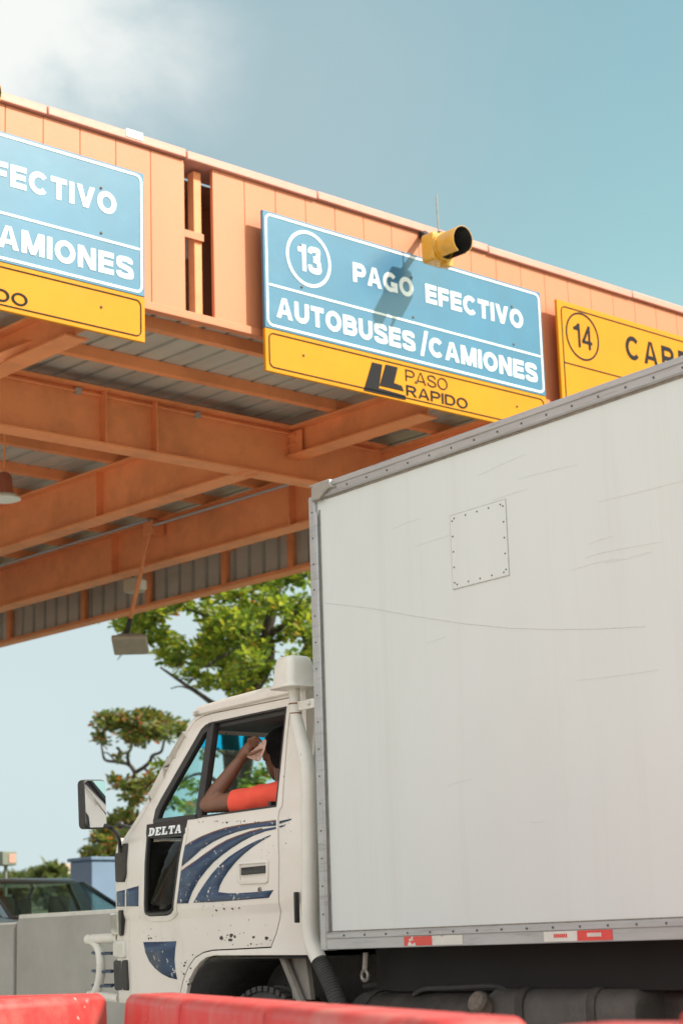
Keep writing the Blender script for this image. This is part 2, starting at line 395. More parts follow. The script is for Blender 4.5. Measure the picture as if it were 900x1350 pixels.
# roof sheet with ribs along Y
m = MB(); prof = []; x = XW
while x < XE - .05:
    prof += [(x, 0), (x + .205, 0), (x + .212, .045), (x + .243, .045), (x + .25, 0)]; x += .251
lowr = [(px_, Y0 + .10, ZR + pz_) for px_, pz_ in prof]; highr = [(px_, YB, ZR + pz_) for px_, pz_ in prof]
m.loft([lowr, highr], closed=False, cap=False)
o = m.build('roof_sheet', 'roof', can, smooth=0)
sd = o.modifiers.new('solid', 'SOLIDIFY'); sd.thickness = .004; sd.offset = 0
# purlins (channel sections) along X
purl_y = [Y0 + .33 + .905 * k for k in range(17)]
for y in purl_y:
    m = MB(); m.box((XW + .1, y, ZP + .004), (XE - .15, y + .012, ZR - .004)); m.box((XW + .1, y + .012, ZP + .004), (XE - .15, y + .075, ZP + .016)); m.box((XW + .1, y + .075, ZP + .004), (XE - .15, y + .082, ZP + .03))
    m.build('purlin', 'beam', can, smooth=0)
def ibeam(name, a, b, z0, z1, w=.2, tf=.022, stiff=()):
    a, b = Vector((*a, 0)), Vector((*b, 0)); d = (b - a).normalized(); p = Vector((-d.y, d.x, 0))
    m = MB()
    def bar(w0, w1, za, zb_, A=a, B=b):
        q = [A + p * w0, B + p * w0, B + p * w1, A + p * w1]
        m.hexa([(v.x, v.y, za) for v in q], [(v.x, v.y, zb_) for v in q])
    bar(-w / 2, w / 2, z0, z0 + tf); bar(-.008, .008, z0 + tf, z1 - tf); bar(-w / 2, w / 2, z1 - tf, z1)
    for t in stiff:
        c = a + d * t; bar(-w / 2 + .01, -.008, z0 + tf, z1 - tf, c, c + d * .014); bar(.008, w / 2 - .01, z0 + tf, z1 - tf, c, c + d * .014)
    return m.build(name, 'beam', can, bevel=.003)
YG = 13.15; ZG = 5.28
ibeam('main_girder', (XW + .2, YG), (12.5, YG), ZG, ZP, .21, stiff=(3, 9.75, 11.95, 12.5))
ibeam('main_girder', (XW + .2, 23.6), (12.5, 23.6), ZG, ZP, .21, stiff=(3, 6, 9))
for x_, y0_, y1_, z_ in ((10.81, YG + .02, YB - .3, ZG - .003), (5.0, YG + .02, YB - .3, ZG - .003), (-1.0, YG + .02, YB - .3, ZG - .003)):
    ibeam('cross_girder', (x_, y0_), (x_, y1_), z_, ZP - .003, .21, stiff=(2.3, 5.6, 8.2))
ibeam('end_girder', (12.68, Y0 + .45), (12.68, YB - .3), ZG - .006, ZP - .006, .22, stiff=(3.0, 6.2, 9.6, 12.6))
for x_, z_ in ((11.36, 5.50), (7.67, 5.50), (2.6, 5.5)):
    ibeam('cantilever_girder', (x_, Y0 + .12), (x_, YG - .02), z_, ZP - .004, .2)
def plate(x, y, z, sx, sy_, sz, name='gusset_plate'):
    return MB().box((x - sx, y - sy_, z - sz), (x + sx, y + sy_, z + sz)).build(name, 'beam', can, bevel=.003)
for x_, z_ in ((11.36, 5.62), (7.67, 5.62)):
    for dx_ in (-.05, .05): plate(x_ + dx_, YG - .11, z_, .006, .09, .13)
    for k in range(3):
        for dx_ in (-.07, .07): MB().tube([(x_ + dx_, YG - .125, z_ - .09 + k * .09), (x_ + dx_, YG - .02, z_ - .09 + k * .09)], .013, 6).build('bolt', 'beam', can)
for k in range(5):
    for dx_ in (-.07, .07): MB().tube([(10.81 + dx_ - .02, YG - .09 + k * .045, ZG - .016), (10.81 + dx_ - .02, YG - .09 + k * .045, ZG)], .012, 6).build('bolt', 'beam', can)
MB().tube([(12.50, 13.6, ZP - .10), (12.50, 16.9, ZP - .10), (12.50, 17.0, ZP - .02), (12.50, 21.0, ZP - .02)], .017, 8).build('conduit', 'alu', can)
MB().tube([(XW + .3, YG - .03, ZP - .06), (12.4, YG - .03, ZP - .06)], .013, 8).build('conduit', 'beam', can)
for x_ in (8.9, 10.2, 11.9): MB().box((x_ - .03, YG - .05, ZP - .085), (x_ + .03, YG - .01, ZP - .035)).build('conduit_clip', 'alu', can, smooth=0)
# a raking brace beside the left cantilever
m = MB(); m.tube([(7.1, YG - .05, 5.36), (7.9, Y0 + .35, 5.72)], .055, 4); m.build('raking_brace', 'beam', can, smooth=0)
# side and rear skirts
m = MB(); y = Y0 + .5; XS = 14.42; prof = []
while y < YB - .1:
    prof += [(0, y), (0, y + .20), (.05, y + .215), (.05, y + .265), (0, y + .28)]; y += .281
ZS = 5.385
m.loft([[(XS + dx, yy, ZS) for dx, yy in prof], [(XS + dx, yy, ZR - .01) for dx, yy in prof]], closed=False, cap=False)
o = m.build('valance_sheet', 'roof', can, smooth=0); sd = o.modifiers.new('solid', 'SOLIDIFY'); sd.thickness = .004
MB().box((XS - .10, Y0 + .4, ZS - .05), (XS + .09, YB - .1, ZS - .002)).build('valance_rail', 'beam', can, bevel=.004)
for pxx in (13, 111, 196, 297, 385):
    yy = onX(pxx, 800, XS - .05).y
    MB().box((XS - .07, yy - .05, ZS), (XS - .012, yy + .05, ZP)).build('valance_post', 'beam', can, bevel=.003)
MB().box((XW, YB - .04, 5.9), (XE, YB, ZF1 - .1)).build('rear_fascia', 'orange', can, smooth=0)
MB().box((XE + .01, Y0 + .06, 5.97), (XE + .05, YB - .05, ZF1 - .1)).build('side_fascia', 'orange', can, smooth=0)
MB().box((XW - .05, Y0 + .06, 5.9), (XW - .01, YB - .05, ZF1 - .1)).build('side_fascia', 'orange', can, smooth=0)
for x_, y_ in ((12.68, YG), (12.68, 23.6), (-1.0, YG), (-1.0, 23.6)):
    m = MB(); m.box((x_ - .14, y_ - .14, -.02), (x_ + .14, y_ + .14, ZG - .008)); m.box((x_ - .25, y_ - .25, -.02), (x_ + .25, y_ + .25, .45))
    m.build('column', 'beam', can, bevel=.01)

# ------------------------------------------------------------------ SIGNS
YS = Y0 - .13                               # front face of the sign sheets
def S(x, y): p = onY(x, y, YS); return p.x, p.z
def on_sign(mb, depth=.003):                # local text XY -> world XZ at the sign face
    for v in mb.b.verts: v.co = Vector((v.co.x, YS - v.co.z - depth * 0, v.co.y))
    return mb
def rrect(x0, x1, z0, z1, r, k=5):
    out = []
    for cx, cz, a in ((x1 - r, z1 - r, 0), (x0 + r, z1 - r, 90), (x0 + r, z0 + r, 180), (x1 - r, z0 + r, 270)):
        for i in range(k + 1):
            t = R(a + 90 * i / k); out.append((cx + r * math.cos(t), cz + r * math.sin(t)))
    return out
def frame_ring(mb, x0, x1, z0, z1, r, w, t=.004):
    o_ = rrect(x0, x1, z0, z1, r); i_ = rrect(x0 + w, x1 - w, z0 + w, z1 - w, max(.004, r - w)); n = len(o_)
    f = lambda p, d: (p[0], YS - d, p[1])
    a = mb.v(*[f(p, t) for p in o_]); b = mb.v(*[f(p, t) for p in i_]); c = mb.v(*[f(p, -t) for p in o_]); d = mb.v(*[f(p, -t) for p in i_])
    for k in range(n):
        j = (k + 1) % n
        mb.face([a[k], a[j], b[j], b[k]]); mb.face([c[k], d[k], d[j], c[j]]); mb.face([a[k], c[k], c[j], a[j]]); mb.face([b[k], b[j], d[j], d[k]])
    return mb
def ringdisc(mb, cx, cz, r0, r1, t=.004, n=40):
    a = [[(cx + r * math.cos(k * 2 * math.pi / n), YS - d, cz + r * math.sin(k * 2 * math.pi / n)) for k in range(n)] for r, d in ((r0, -t), (r0, t), (r1, t), (r1, -t), (r0, -t))]
    return mb.loft(a, cap=False)
q = lambda x, y: S(330 + x / 2.195, 230 + y / 2.195)
X13, Z13T = S(346, 276); X13R = S(714.5, 440)[0]; Z13M = S(349.5, 431)[1]; Z13B = S(350.5, 488)[1]
def glyph(c, t):
    """one grotesque capital, cap height 1: width, list of strokes (points, closed) and list of filled polygons"""
    h = t / 2
    def arc(cx, cy, rx, ry, a0, a1, n=18): return [(cx + rx * math.cos(R(a0 + (a1 - a0) * i / n)), cy + ry * math.sin(R(a0 + (a1 - a0) * i / n))) for i in range(n + 1)]
    bar = lambda x0, x1, y: ([(x0, y), (x1, y)], False)
    stem = lambda x, y0=0, y1=1: ([(x, y0), (x, y1)], False)
    if c == 'I': return t, [stem(h)], []
    if c == 'E': return .74, [stem(h), bar(t, .74, h), bar(t, .70, .51), bar(t, .74, 1 - h)], []
    if c == 'F': return .72, [stem(h), bar(t, .66, .49), bar(t, .72, 1 - h)], []
    if c == 'T': return .78, [stem(.39, 0, 1 - t), bar(0, .78, 1 - h)], []
    if c == 'O': return .96, [(arc(.48, .5, .48 - h, .5 - h + .012, 0, 360, 40)[:-1], True)], []
    if c == 'C': return .92, [(arc(.48, .5, .48 - h, .5 - h + .012, 42, 318, 32), False)], []
    if c == 'G': return .96, [(arc(.48, .5, .48 - h, .5 - h + .012, 42, 312, 32), False), stem(.96 - h, .02, .52), bar(.52, .96 - t, .52 - h * .9)], []
    if c == 'U': return .86, [([(h, 1), (h, .42)] + arc(.43, .40, .43 - h, .40 - h + .012, 180, 360, 18) + [(.86 - h, .42), (.86 - h, 1)], False)], []
    if c == 'D':
        rx = .45 - h
        return .90, [stem(h), ([(t, 1 - h), (.45, 1 - h)] + arc(.45, .5, rx, .5 - h, 90, -90, 20) + [(.45, h), (t, h)], False)], []
    if c in 'PR':
        yb = .44 if c == 'P' else .47; r_ = (1 - h - yb) / 2; cy_ = yb + r_
        st_ = [stem(h), ([(t, 1 - h), (.50, 1 - h)] + arc(.50, cy_, .32 - h + .02, r_, 90, -90, 16) + [(.50, yb), (t, yb)], False)]
        return (.82, st_, []) if c == 'P' else (.88, st_, [[(.40, yb - h + .02), (.40 + t * 1.0, yb - h + .02), (.88, 0), (.88 - t * 1.12, 0)]])
    if c == 'B':
        r1 = (1 - h - .52) / 2; r2 = (.52 - h) / 2
        return .86, [stem(h), ([(t, 1 - h), (.50, 1 - h)] + arc(.50, .52 + r1, .30 - h + .02, r1, 90, -90, 14) + [(.50, .52), (t, .52)], False), ([(.50, .52)] + arc(.50, h + r2, .36 - h, r2, 90, -90, 14) + [(.50, h), (t, h)], False)], []
    if c == 'S':
        k = [(.80 - h, .72), (.74 - h * .6, .90 - h * .4), (.43, 1 - h + .012), (.13 + h * .3, .90 - h * .4), (h + .02, .735), (.16, .585), (.42, .51), (.68, .425), (.84 - h, .275), (.76 - h * .4, .10 + h * .4), (.43, h - .012), (.11 + h * .5, .10 + h * .4), (h, .29)]
        return .84, [([(p.x, p.y) for p in smoothpath([(a, b, 0) for a, b in k], 5)], False)], []
    if c == 'A': return .94, [], [[(0, 0), (t * 1.06, 0), (.47 + t * .10, 1), (.47 - t * .56, 1)], [(.94 - t * 1.06, 0), (.94, 0), (.47 + t * .56, 1), (.47 - t * .10, 1)], [(.20, .21), (.74, .21), (.68, .21 + t * .82), (.26, .21 + t * .82)]]
    if c == 'V': return .90, [], [[(0, 1), (t * 1.08, 1), (.45 + t * .42, 0), (.45 - t * .50, 0)], [(.90 - t * 1.08, 1), (.90, 1), (.45 + t * .50, 0), (.45 - t * .42, 0)]]
    if c == 'N': return .86, [stem(h), stem(.86 - h)], [[(0, 1), (t * 1.12, 1), (.86, 0), (.86 - t * 1.12, 0)]]
    if c == 'M': return 1.04, [stem(h), stem(1.04 - h)], [[(0, 1), (t * 1.2, 1), (.52 + t * .45, 0), (.52 - t * .45, 0)], [(1.04, 1), (1.04 - t * 1.2, 1), (.52 - t * .45, 0), (.52 + t * .45, 0)]]
    if c == '1': return .46, [stem(.46 - h)], [[(0, .70), (0, .70 + t * .75), (.20, .80 + t * .75 - .02), (.46 - t, 1), (.46 - t * .2, 1), (.46 - t, .70)]]
    if c == '4': return .72, [stem(.72 - h - .12)], [[(0, .22), (.72, .22), (.72, .22 + t * .85), (0, .22 + t * .85)], [(0, .22 + t * .6), (t * 1.15, .22 + t * .6), (.60, .98), (.60, 1), (.60 - t * .9, 1)]]
    k = [(h, .74), (.08 + h * .5, .90 - h * .3), (.35, 1 - h + .01), (.60 - h * .2, .90 - h * .2), (.66 - h, .74), (.56 - h * .2, .60), (.30, .535)]
    k2 = [(.30, .535), (.58 - h * .2, .47), (.72 - h, .29), (.63 - h * .2, .10 + h * .4), (.35, h - .01), (.08 + h * .4, .10 + h * .4), (h - .01, .29)]
    return .72, [([(p.x, p.y) for p in smoothpath([(a, b, 0) for a, b in kk], 5)], False) for kk in (k, k2)], []
def ribbon(pts, closed, w):
    pts = [p for i, p in enumerate(pts) if i == 0 or (Vector(p) - Vector(pts[i - 1])).length > 1e-5]
    n = len(pts); L_, R_ = [], []
    for i in range(n):
        a = Vector(pts[i - 1]) if (i or closed) else None; b = Vector(pts[i]); c = Vector(pts[(i + 1) % n]) if (i < n - 1 or closed) else None
        d1 = (b - a).normalized() if a is not None and (b - a).length > 1e-6 else None; d2 = (c - b).normalized() if c is not None and (c - b).length > 1e-6 else None
        if d1 is None: d1 = d2
        if d2 is None: d2 = d1
        n1 = Vector((-d1.y, d1.x)); n2 = Vector((-d2.y, d2.x)); mm = (n1 + n2) / max(.5, 1 + n1.dot(n2))
        L_.append(b + mm * w / 2); R_.append(b - mm * w / 2)
    return L_, R_
def write(body, x0, x1, z0, cap, t, m, root, gap=.13):
    """letters on the sign face between x0 and x1, each letter a part of the sign"""
    gl = [(c, glyph(c, t)) for c in body]
    tot = sum(g_[0] for _, g_ in gl) + gap * (len(gl) - 1); sx = (x1 - x0) / tot; x = 0
    for c, (w_, strokes, polys) in gl:
        mb = MB(); f = lambda p, d: (x0 + (x + p[0]) * sx, YS - d, z0 + p[1] * cap)
        k = 0
        for pts, closed in strokes:
            La, Ra = ribbon(pts, closed, t); d = .0035 + .0004 * k; k += 1; n = len(La)
            rr = [[f(La[i], d), f(Ra[i], d), f(Ra[i], -.001), f(La[i], -.001)] for i in range(n)]
            mb.loft(rr + ([rr[0]] if closed else []), cap=not closed)
        for po in polys:
            d = .0035 + .0004 * k; k += 1
            mb.hexa([f(p, d) for p in po], [f(p, -.001) for p in po])
        mb.build('letter' if c.isalpha() else 'numeral', m, root, smooth=0)
        x += w_ + gap
def letters(body, pl, pr, h, root, m, t, dx=0, spacing=1.0):
    write(body, pl[0] + dx, pr[0] + dx, (pl[1] + pr[1]) / 2, h, t, m, root)
def lane_sign(label, dx, number=None, bolts=True):
    r = thing('lane_sign', label, 'sign', (X13 + dx + 1.7, YS, 0), group='lane signs on the canopy fascia')
    x0, x1 = X13 + dx, X13R + dx
    MB().box((x0, YS, Z13M), (x1, YS + .03, Z13T)).build('blue_panel', 'blue', r, bevel=.004)
    MB().box((x0, YS + .001, Z13B), (x1, YS + .03, Z13M - .003)).build('yellow_panel', 'yellow', r, bevel=.004)
    m = MB()
    for fx in (.12, .5, .88):
        xx = x0 + (x1 - x0) * fx; m.box((xx - .03, YS + .032, Z13B + .12), (xx + .03, Y0 + .02, Z13T - .1))
    for zz in (Z13B + .2, Z13T - .22): m.box((x0 + .02, YS + .031, zz - .02), (x1 - .02, YS + .06, zz + .02))
    m.build('backing_frame', 'signback', r, smooth=0)
    frame_ring(MB(), x0 + .02, x1 - .02, Z13M + .02, Z13T - .02, .06, .019).build('white_border', 'signwhite', r, smooth=0)
    zl = (q(55, 317)[1] + q(835, 527)[1]) / 2
    MB().box((x0 + .05, YS - .004, zl - .009), (x1 - .05, YS + .002, zl + .009)).build('divider_line', 'signwhite', r, smooth=0)
    frame_ring(MB(), x0 + .035, x1 - .035, Z13B + .035, Z13M - .035, .05, .008).build('black_border', 'signblack', r, smooth=0)
    if number:
        cx, cz = q(168, 245); rr = .245
        ringdisc(MB(), cx + dx, cz, rr - .027, rr).build('number_ring', 'signwhite', r, smooth=0)
        letters(number, (cx - .118, cz - .115), (cx + .135, cz - .115), .23, r, 'signwhite', .21, dx)
    h = .172
    letters('PAGO', q(297, 312), q(471, 355), h, r, 'signwhite', .235, dx)
    letters('EFECTIVO', q(507, 372), q(788, 446), h, r, 'signwhite', .235, dx)
    letters('AUTOBUSES', q(76, 415), q(476, 511), h * 1.0, r, 'signwhite', .235, dx)
    sx0, sz0 = q(491, 524)
    MB().prism([(sx0 + dx, sz0), (sx0 + .038 + dx, sz0), (sx0 + .10 + dx, sz0 + .235), (sx0 + .062 + dx, sz0 + .235)], lambda u, w, t: (u, YS - t, w), -.002, .004).build('slash', 'signwhite', r, smooth=0)
    letters('CAMIONES', q(517, 527), q(829, 600), h, r, 'signwhite', .235, dx)
    zc = (q(449, 612)[1] + q(569, 622)[1]) / 2
    letters('PASO', q(449, 602), q(570, 622), .105, r, 'signblack', .10, dx)
    letters('RAPIDO', q(451, 642), q(628, 677), .094, r, 'signblack', .155, dx)
    # double-L emblem: two slanted L shapes, one in front of the other
    ex, ez = q(327, 610); s = .0
    big = [(0, 0), (.43, 0), (.43, .038), (.20, .05), (.155, .05), (.20, .265), (.095, .265)]
    small = [(.165, .075), (.415, .075), (.395, .118), (.315, .128), (.36, .275), (.235, .275)]
    ez = q(327, 610)[1] - .045
    for L in (big, small):
        MB().prism([(ex + a * 1.12 + dx, ez + b) for a, b in L], lambda u, w, t: (u, YS - t, w), -.002, .004).build('emblem', 'signblack', r, smooth=0)
    m = MB()
    for fx in (.12, .5, .88):
        for zz in (Z13B + .2, Z13T - .22, zl + .05): m.ball((x0 + (x1 - x0) * fx, YS - .002, zz), .011, seg=8)
    m.build('bolts', 'signback', r)
    return r
lane_sign('blue and yellow overhead lane sign numbered 13 in a white ring', 0, '13')
X12R = onY(190.5, 300, YS).x
lane_sign('blue and yellow overhead sign cut off by the left edge, no lane number visible', X12R - X13R)
X14, Z14T = S(733, 394); Z14B = Z13B + .02
r = thing('lane_sign', 'all yellow overhead lane sign numbered 14 in a thin black ring', 'sign', (X14 + 1.5, YS, 0), group='lane signs on the canopy fascia')
x1 = X14 + 3.0
MB().box((X14, YS, Z14B), (x1, YS + .03, Z14T)).build('yellow_panel', 'yellow', r, bevel=.004)
m = MB()
for fx in (.12, .5, .88):
    xx = X14 + (x1 - X14) * fx; m.box((xx - .03, YS + .032, Z14B + .12), (xx + .03, Y0 + .02, Z14T - .1))
m.build('backing_frame', 'signback', r, smooth=0)
frame_ring(MB(), X14 + .05, x1 - .05, Z14B + .05, Z14T - .05, .06, .010).build('black_border', 'signblack', r, smooth=0)
q4 = lambda x, y: S(700 + x / 4.5, 350 + y / 4.5)
zl = q4(188, 572)[1]
MB().box((X14 + .05, YS - .004, zl - .005), (x1 - .05, YS + .002, zl + .005)).build('divider_line', 'signblack', r, smooth=0)
cx, cz = q4(302, 422)
ringdisc(MB(), cx, cz, .219, .236).build('number_ring', 'signblack', r, smooth=0)
write('14', cx - .125, cx + .135, cz - .115, .235, .15, 'signblack', r)
ca = q4(562, 545); cb = q4(850, 620)
write('CARD', ca[0], ca[0] + 1.02, ca[1] - .005, .235, .19, 'signblack', r, .30)

# ------------------------------------------------------------------ SIGNAL LIGHT over the sign
sy = Y0 - .50; K = .76
def signal_light(label, dx):
    hc = onY(584, 326, sy); hc.x += dx
    sg = thing('signal_light', label, 'traffic light', (hc.x, Y0, hc.z), group='signals over the lane signs')
    def sp3(x, y, z): return (hc.x + x * K, sy + y * K, hc.z + z * K)
    def disc(rows, n=32): return [[sp3(r_ * math.cos(k * 2 * math.pi / n), yy, r_ * math.sin(k * 2 * math.pi / n)) for k in range(n)] for r_, yy in rows]
    m = MB(); m.prism(rrect(-.165, .165, -.175, .165, .045), lambda u, w, t: sp3(u, t, w), 0, .19); m.build('housing', 'signal', sg, bevel=.014, bseg=3)
    MB().loft(disc(((.168, -.004), (.168, -.03), (.145, -.03), (.145, -.002))), cap=False).build('door_ring', 'signal', sg)
    MB().ball(sp3(0, 0, 0), .14 * K, (1, .18, 1), 20).build('lens', 'black', sg)
    def visor(r_, name, mm, th):                 # open tube, longer on top, slit away below
        m = MB(); a0, a1 = R(-66), R(246); n = 40; rows = [[], [], [], []]
        for k in range(n + 1):
            a = a0 + (a1 - a0) * k / n
            Lv = .31 + .02 * math.sin(a)
            for row, rr, yy in ((0, r_, -.028), (1, r_ * 1.02, -Lv), (2, r_ * 1.02 - th, -Lv), (3, r_ - th, -.028)):
                rows[row].append(sp3(rr * math.cos(a), yy, rr * math.sin(a)))
        m.loft(rows + [rows[0]], closed=False, cap=False)
        return m.build(name, mm, sg)
    visor(.152, 'visor', 'signal', .006); visor(.1455, 'visor_lining', 'black', .004)
    bx = onY(559, 308, Y0 - .02); bx.x += dx
    m = MB(); m.tube([(bx.x, Y0 - .02, bx.z), sp3(-.02, .15, .09)], .030, 10); m.build('bracket', 'black', sg)
    m = MB(); m.box((bx.x - .05, Y0 - .034, bx.z - .055), (bx.x + .05, Y0 - .002, bx.z + .055)); m.build('wall_plate', 'black', sg, bevel=.004)
    at_ = onY(575, 258, sy + .10); at_.x += dx; m = MB(); m.tube([(at_.x + .008, sy + .10, hc.z + .12), (at_.x, sy + .10, at_.z)], .0075, 8); m.build('antenna', 'steel', sg)
    m = MB(); m.prism(rrect(-.03, .05, .165, .20, .012), lambda u, w, t: sp3(u, t, w), .02, .1); m.build('cap_fitting', 'black', sg, bevel=.004)
    m = MB(); m.prism(rrect(.02, .12, -.215, -.165, .012), lambda u, w, t: sp3(u, t, w), -.03, .08); m.build('hinge_lug', 'signal', sg, bevel=.004)
signal_light('amber yellow traffic signal with black hood above the lane 13 sign', 0)
signal_light('traffic signal whose dark hood just enters the frame at the left edge', X12R - X13R - .13)

# ------------------------------------------------------------------ LAMPS under the canopy
lx = 12.53
tp = onX(200, 695, lx); b0 = onX(172, 815, lx); b1 = onX(166, 842, lx)
fl = thing('floodlight', 'beige floodlight on a long raking conduit pole below the end girder', 'floodlight', tuple(tp), group='lamps under the canopy')
MB().tube([tp, b0], .024, 8).build('pole', 'beam', fl)
MB().tube([b0, b1], .03, 8).build('elbow', 'black', fl)
MB().box((tp.x - .06, tp.y - .09, tp.z - .1), (tp.x + .12, tp.y + .09, tp.z + .06)).build('clamp', 'beam', fl, bevel=.01)
hcx = onX(172, 850, lx)
def tilted(c, sx, sy_, sz, rx, rz, name, mm, root, bev=.02):
    m = MB(); m.box((-sx, -sy_, -sz), (sx, sy_, sz)); m.b.transform(Matrix.Translation(c) @ Matrix.Rotation(rz, 4, 'Z') @ Matrix.Rotation(rx, 4, 'X'))
    return m.build(name, mm, root, bevel=bev)
tilted(hcx, .20, .17, .03, R(-26), R(-42), 'lamp_head', 'lampbody', fl)
tilted(hcx + Vector((.0, .0, .05)), .14, .11, .022, R(-26), R(-42), 'heat_sink', 'alu', fl, .005)
fc = onX(177, 772, 12.95)
f2 = thing('floodlight', 'small boxy pale floodlight fixed to the end girder beside the raking pole', 'floodlight', tuple(fc), group='lamps under the canopy')
tilted(fc, .085, .10, .085, 0, R(20), 'lamp_head', 'lampbody', f2, .012)
tilted(fc + Vector((.02, -.02, .0)), .05, .112, .055, 0, R(20), 'lamp_glass', 'whitemetal', f2, .006)
MB().tube([fc + Vector((0, 0, .08)), (fc.x - .2, fc.y, fc.z + .25)], .018, 8).build('bracket', 'black', f2)
YH = 15.0
hp = onY(6, 645, YH)
f3 = thing('pendant_lamp', 'brick red pendant lamp hanging on a thin rod at the left edge', 'lamp', (hp.x, YH, hp.z), group='lamps under the canopy')
t0 = onY(4, 585, YH)
MB().tube([(hp.x, YH, hp.z + .1), (hp.x, YH, ZR - .02)], .009, 8).build('rod', 'beam', f3)
m = MB(); m.loft([[(hp.x + r_ * math.cos(k * math.pi / 10), YH + r_ * math.sin(k * math.pi / 10), hp.z + zz) for k in range(20)] for r_, zz in ((.04, .16), (.07, .13), (.085, -.02), (.1, -.05))]); m.build('ballast_housing', 'brick', f3)
m = MB(); m.loft([[(hp.x + r_ * math.cos(k * math.pi / 10), YH + r_ * math.sin(k * math.pi / 10), hp.z + zz) for k in range(20)] for r_, zz in ((.1, -.05), (.15, -.08), (.16, -.1), (.1, -.12))]); m.build('diffuser', 'whitemetal', f3)

# ------------------------------------------------------------------ TRUCK
TY = R(5.199036563655882)
OX, OYY = 5.69379186, 6.4493879
TT = Vector((math.sin(TY), math.cos(TY), 0)); TN = Vector((math.cos(TY), -math.sin(TY), 0)); TO = Vector((OX, OYY, 0))
trk = thing('delivery_truck', 'old white box truck with navy stripes on the cab door', 'truck', (OX, OYY, 0), -TY)
def L(n, s, z): return Vector((n, s, z))    # truck-local: x = inward from left side, y = forward, z up
def TLn(x, y, n):
    d = ray(x, y); t = ((TO + TN * n - EYE).dot(TN)) / d.dot(TN); P = EYE + d * t
    return (P - TO).dot(TT), P.z
def TW(s, n, z): return TO + TT * s + TN * n + Vector((0, 0, z))
def build_t(mb, name, m, parent=None, **k): return mb.build(name, m, parent or trk, world=False, **k)
PROF = [(.3, .155), (.95, .135), (1.12, .128), (1.165, .126), (1.20, .108), (1.24, .104), (1.45, .098), (1.60, .104), (1.655, .118), (2.15, .178), (2.4, .21)]
def profn(z):
    for (a, b), (c, d) in zip(PROF, PROF[1:]):
        if z <= c: return b + (d - b) * max(0, (z - a)) / (c - a)
    return PROF[-1][1]
SF = 1.78
def nfun(s, z):
    n = profn(z)
    if s > SF: n += (s - SF) ** 2 * .45
    if s < .34: n += (.34 - s) ** 2 * 1.2
    return n
def P(x, y):                                 # photo trace -> (s,z) on the cab side surface
    n = .12
    for _ in range(5): s, z = TLn(x, y, n); n = nfun(s, z)
    return (s, z)
def P4(x, y): return P(90 + x / 2.5, 850 + y / 2.5)
def offset(poly, d):
    A = sum(a[0] * b[1] - b[0] * a[1] for a, b in zip(poly, poly[1:] + poly[:1])); sgn = 1 if A > 0 else -1
    out = []
    for i in range(len(poly)):
        a, b, c = poly[i - 1], poly[i], poly[(i + 1) % len(poly)]
        d1 = Vector((b[0] - a[0], b[1] - a[1])).normalized(); d2 = Vector((c[0] - b[0], c[1] - b[1])).normalized()
        n1 = Vector((d1.y, -d1.x)) * sgn; n2 = Vector((d2.y, -d2.x)) * sgn
        nn = n1 + n2
        k = d / max(.35, (1 + n1.dot(n2)))
        out.append((b[0] + nn.x * k, b[1] + nn.y * k))
    return out
def sheet(outer, holes, name, m, parent=None, thick=.03, out=0., nf=nfun, flip=False, bevel=.004, cuts=True, smooth=35):
    """pressed panel: flat polygon (s,z) with holes, cut along z and s, laid on the surface n = nf(s,z), then given thickness inwards"""
    polys = [[Vector((s, z, 0)) for s, z in outer]] + [[Vector((s, z, 0)) for s, z in h] for h in holes]
    pts = [p for pl in polys for p in pl]
    b = MB(); vs = b.v(*pts)
    for tri in tessellate_polygon(polys): b.face([vs[i] for i in tri])
    if cuts:
        zs = [p[0] for p in PROF] + [1.0 + .05 * k for k in range(26)]
        for zc in zs:
            bmesh.ops.bisect_plane(b.b, geom=b.b.verts[:] + b.b.edges[:] + b.b.faces[:], plane_co=(0, zc, 0), plane_no=(0, 1, 0), dist=.0005)
        for scut in [SF + .05 * k for k in range(9)] + [.1, .16, .22, .28, .34]:
            bmesh.ops.bisect_plane(b.b, geom=b.b.verts[:] + b.b.edges[:] + b.b.faces[:], plane_co=(scut, 0, 0), plane_no=(1, 0, 0), dist=.0005)
    for v in b.b.verts:
        s, z = v.co.x, v.co.y
        v.co = Vector((nf(s, z) - out, s, z))
    bmesh.ops.recalc_face_normals(b.b, faces=b.b.faces[:])
    tot = sum((f.normal.x * f.calc_area() for f in b.b.faces))
    if (tot > 0) != flip:
        bmesh.ops.reverse_faces(b.b, faces=b.b.faces[:])
    o = b.build(name, m, parent or trk, world=False, smooth=smooth, recalc=False)
    sd = o.modifiers.new('solid', 'SOLIDIFY'); sd.thickness = thick; sd.offset = -1
    if bevel:
        bv = o.modifiers.new('bevel', 'BEVEL'); bv.width = bevel; bv.segments = 2; bv.limit_method = 'ANGLE'; bv.angle_limit = R(50)
    return o
WB = 2.1; NC = WB / 2
# --- cargo box
ZB0 = TLn(430, 1252, 0)[1]; ZB1 = sum(TLn(x, y, -.014)[1] for x, y in ((440, 629.5), (600, 571), (800, 506), (895, 472))) / 4; BL = 4.35
zr_top = sum(TLn(x, y, -.014)[1] for x, y in ((440, 656), (600, 591), (750, 541), (895, 495))) / 4; zr_bot = TLn(442, 1229, -.012)[1]
sp = TLn(424, 900, -.012)[0]
zmid = (zr_top + zr_bot) / 2
m = MB(); m.box((0, -BL, zr_bot - .01), (WB, -.004, zr_top + .03)); build_t(m, 'cargo_box', 'box', smooth=0, bevel=.004)
cb = bpy.data.objects['cargo_box']
m = MB(); m.box((-.014, -BL, zr_top), (.05, -.0, ZB1)); m.box((-.017, -BL, zr_top + .004), (-.010, -.09, zr_top + .012)); m.box((-.020, -BL, ZB1 - .03), (-.010, -.09, ZB1 - .006))
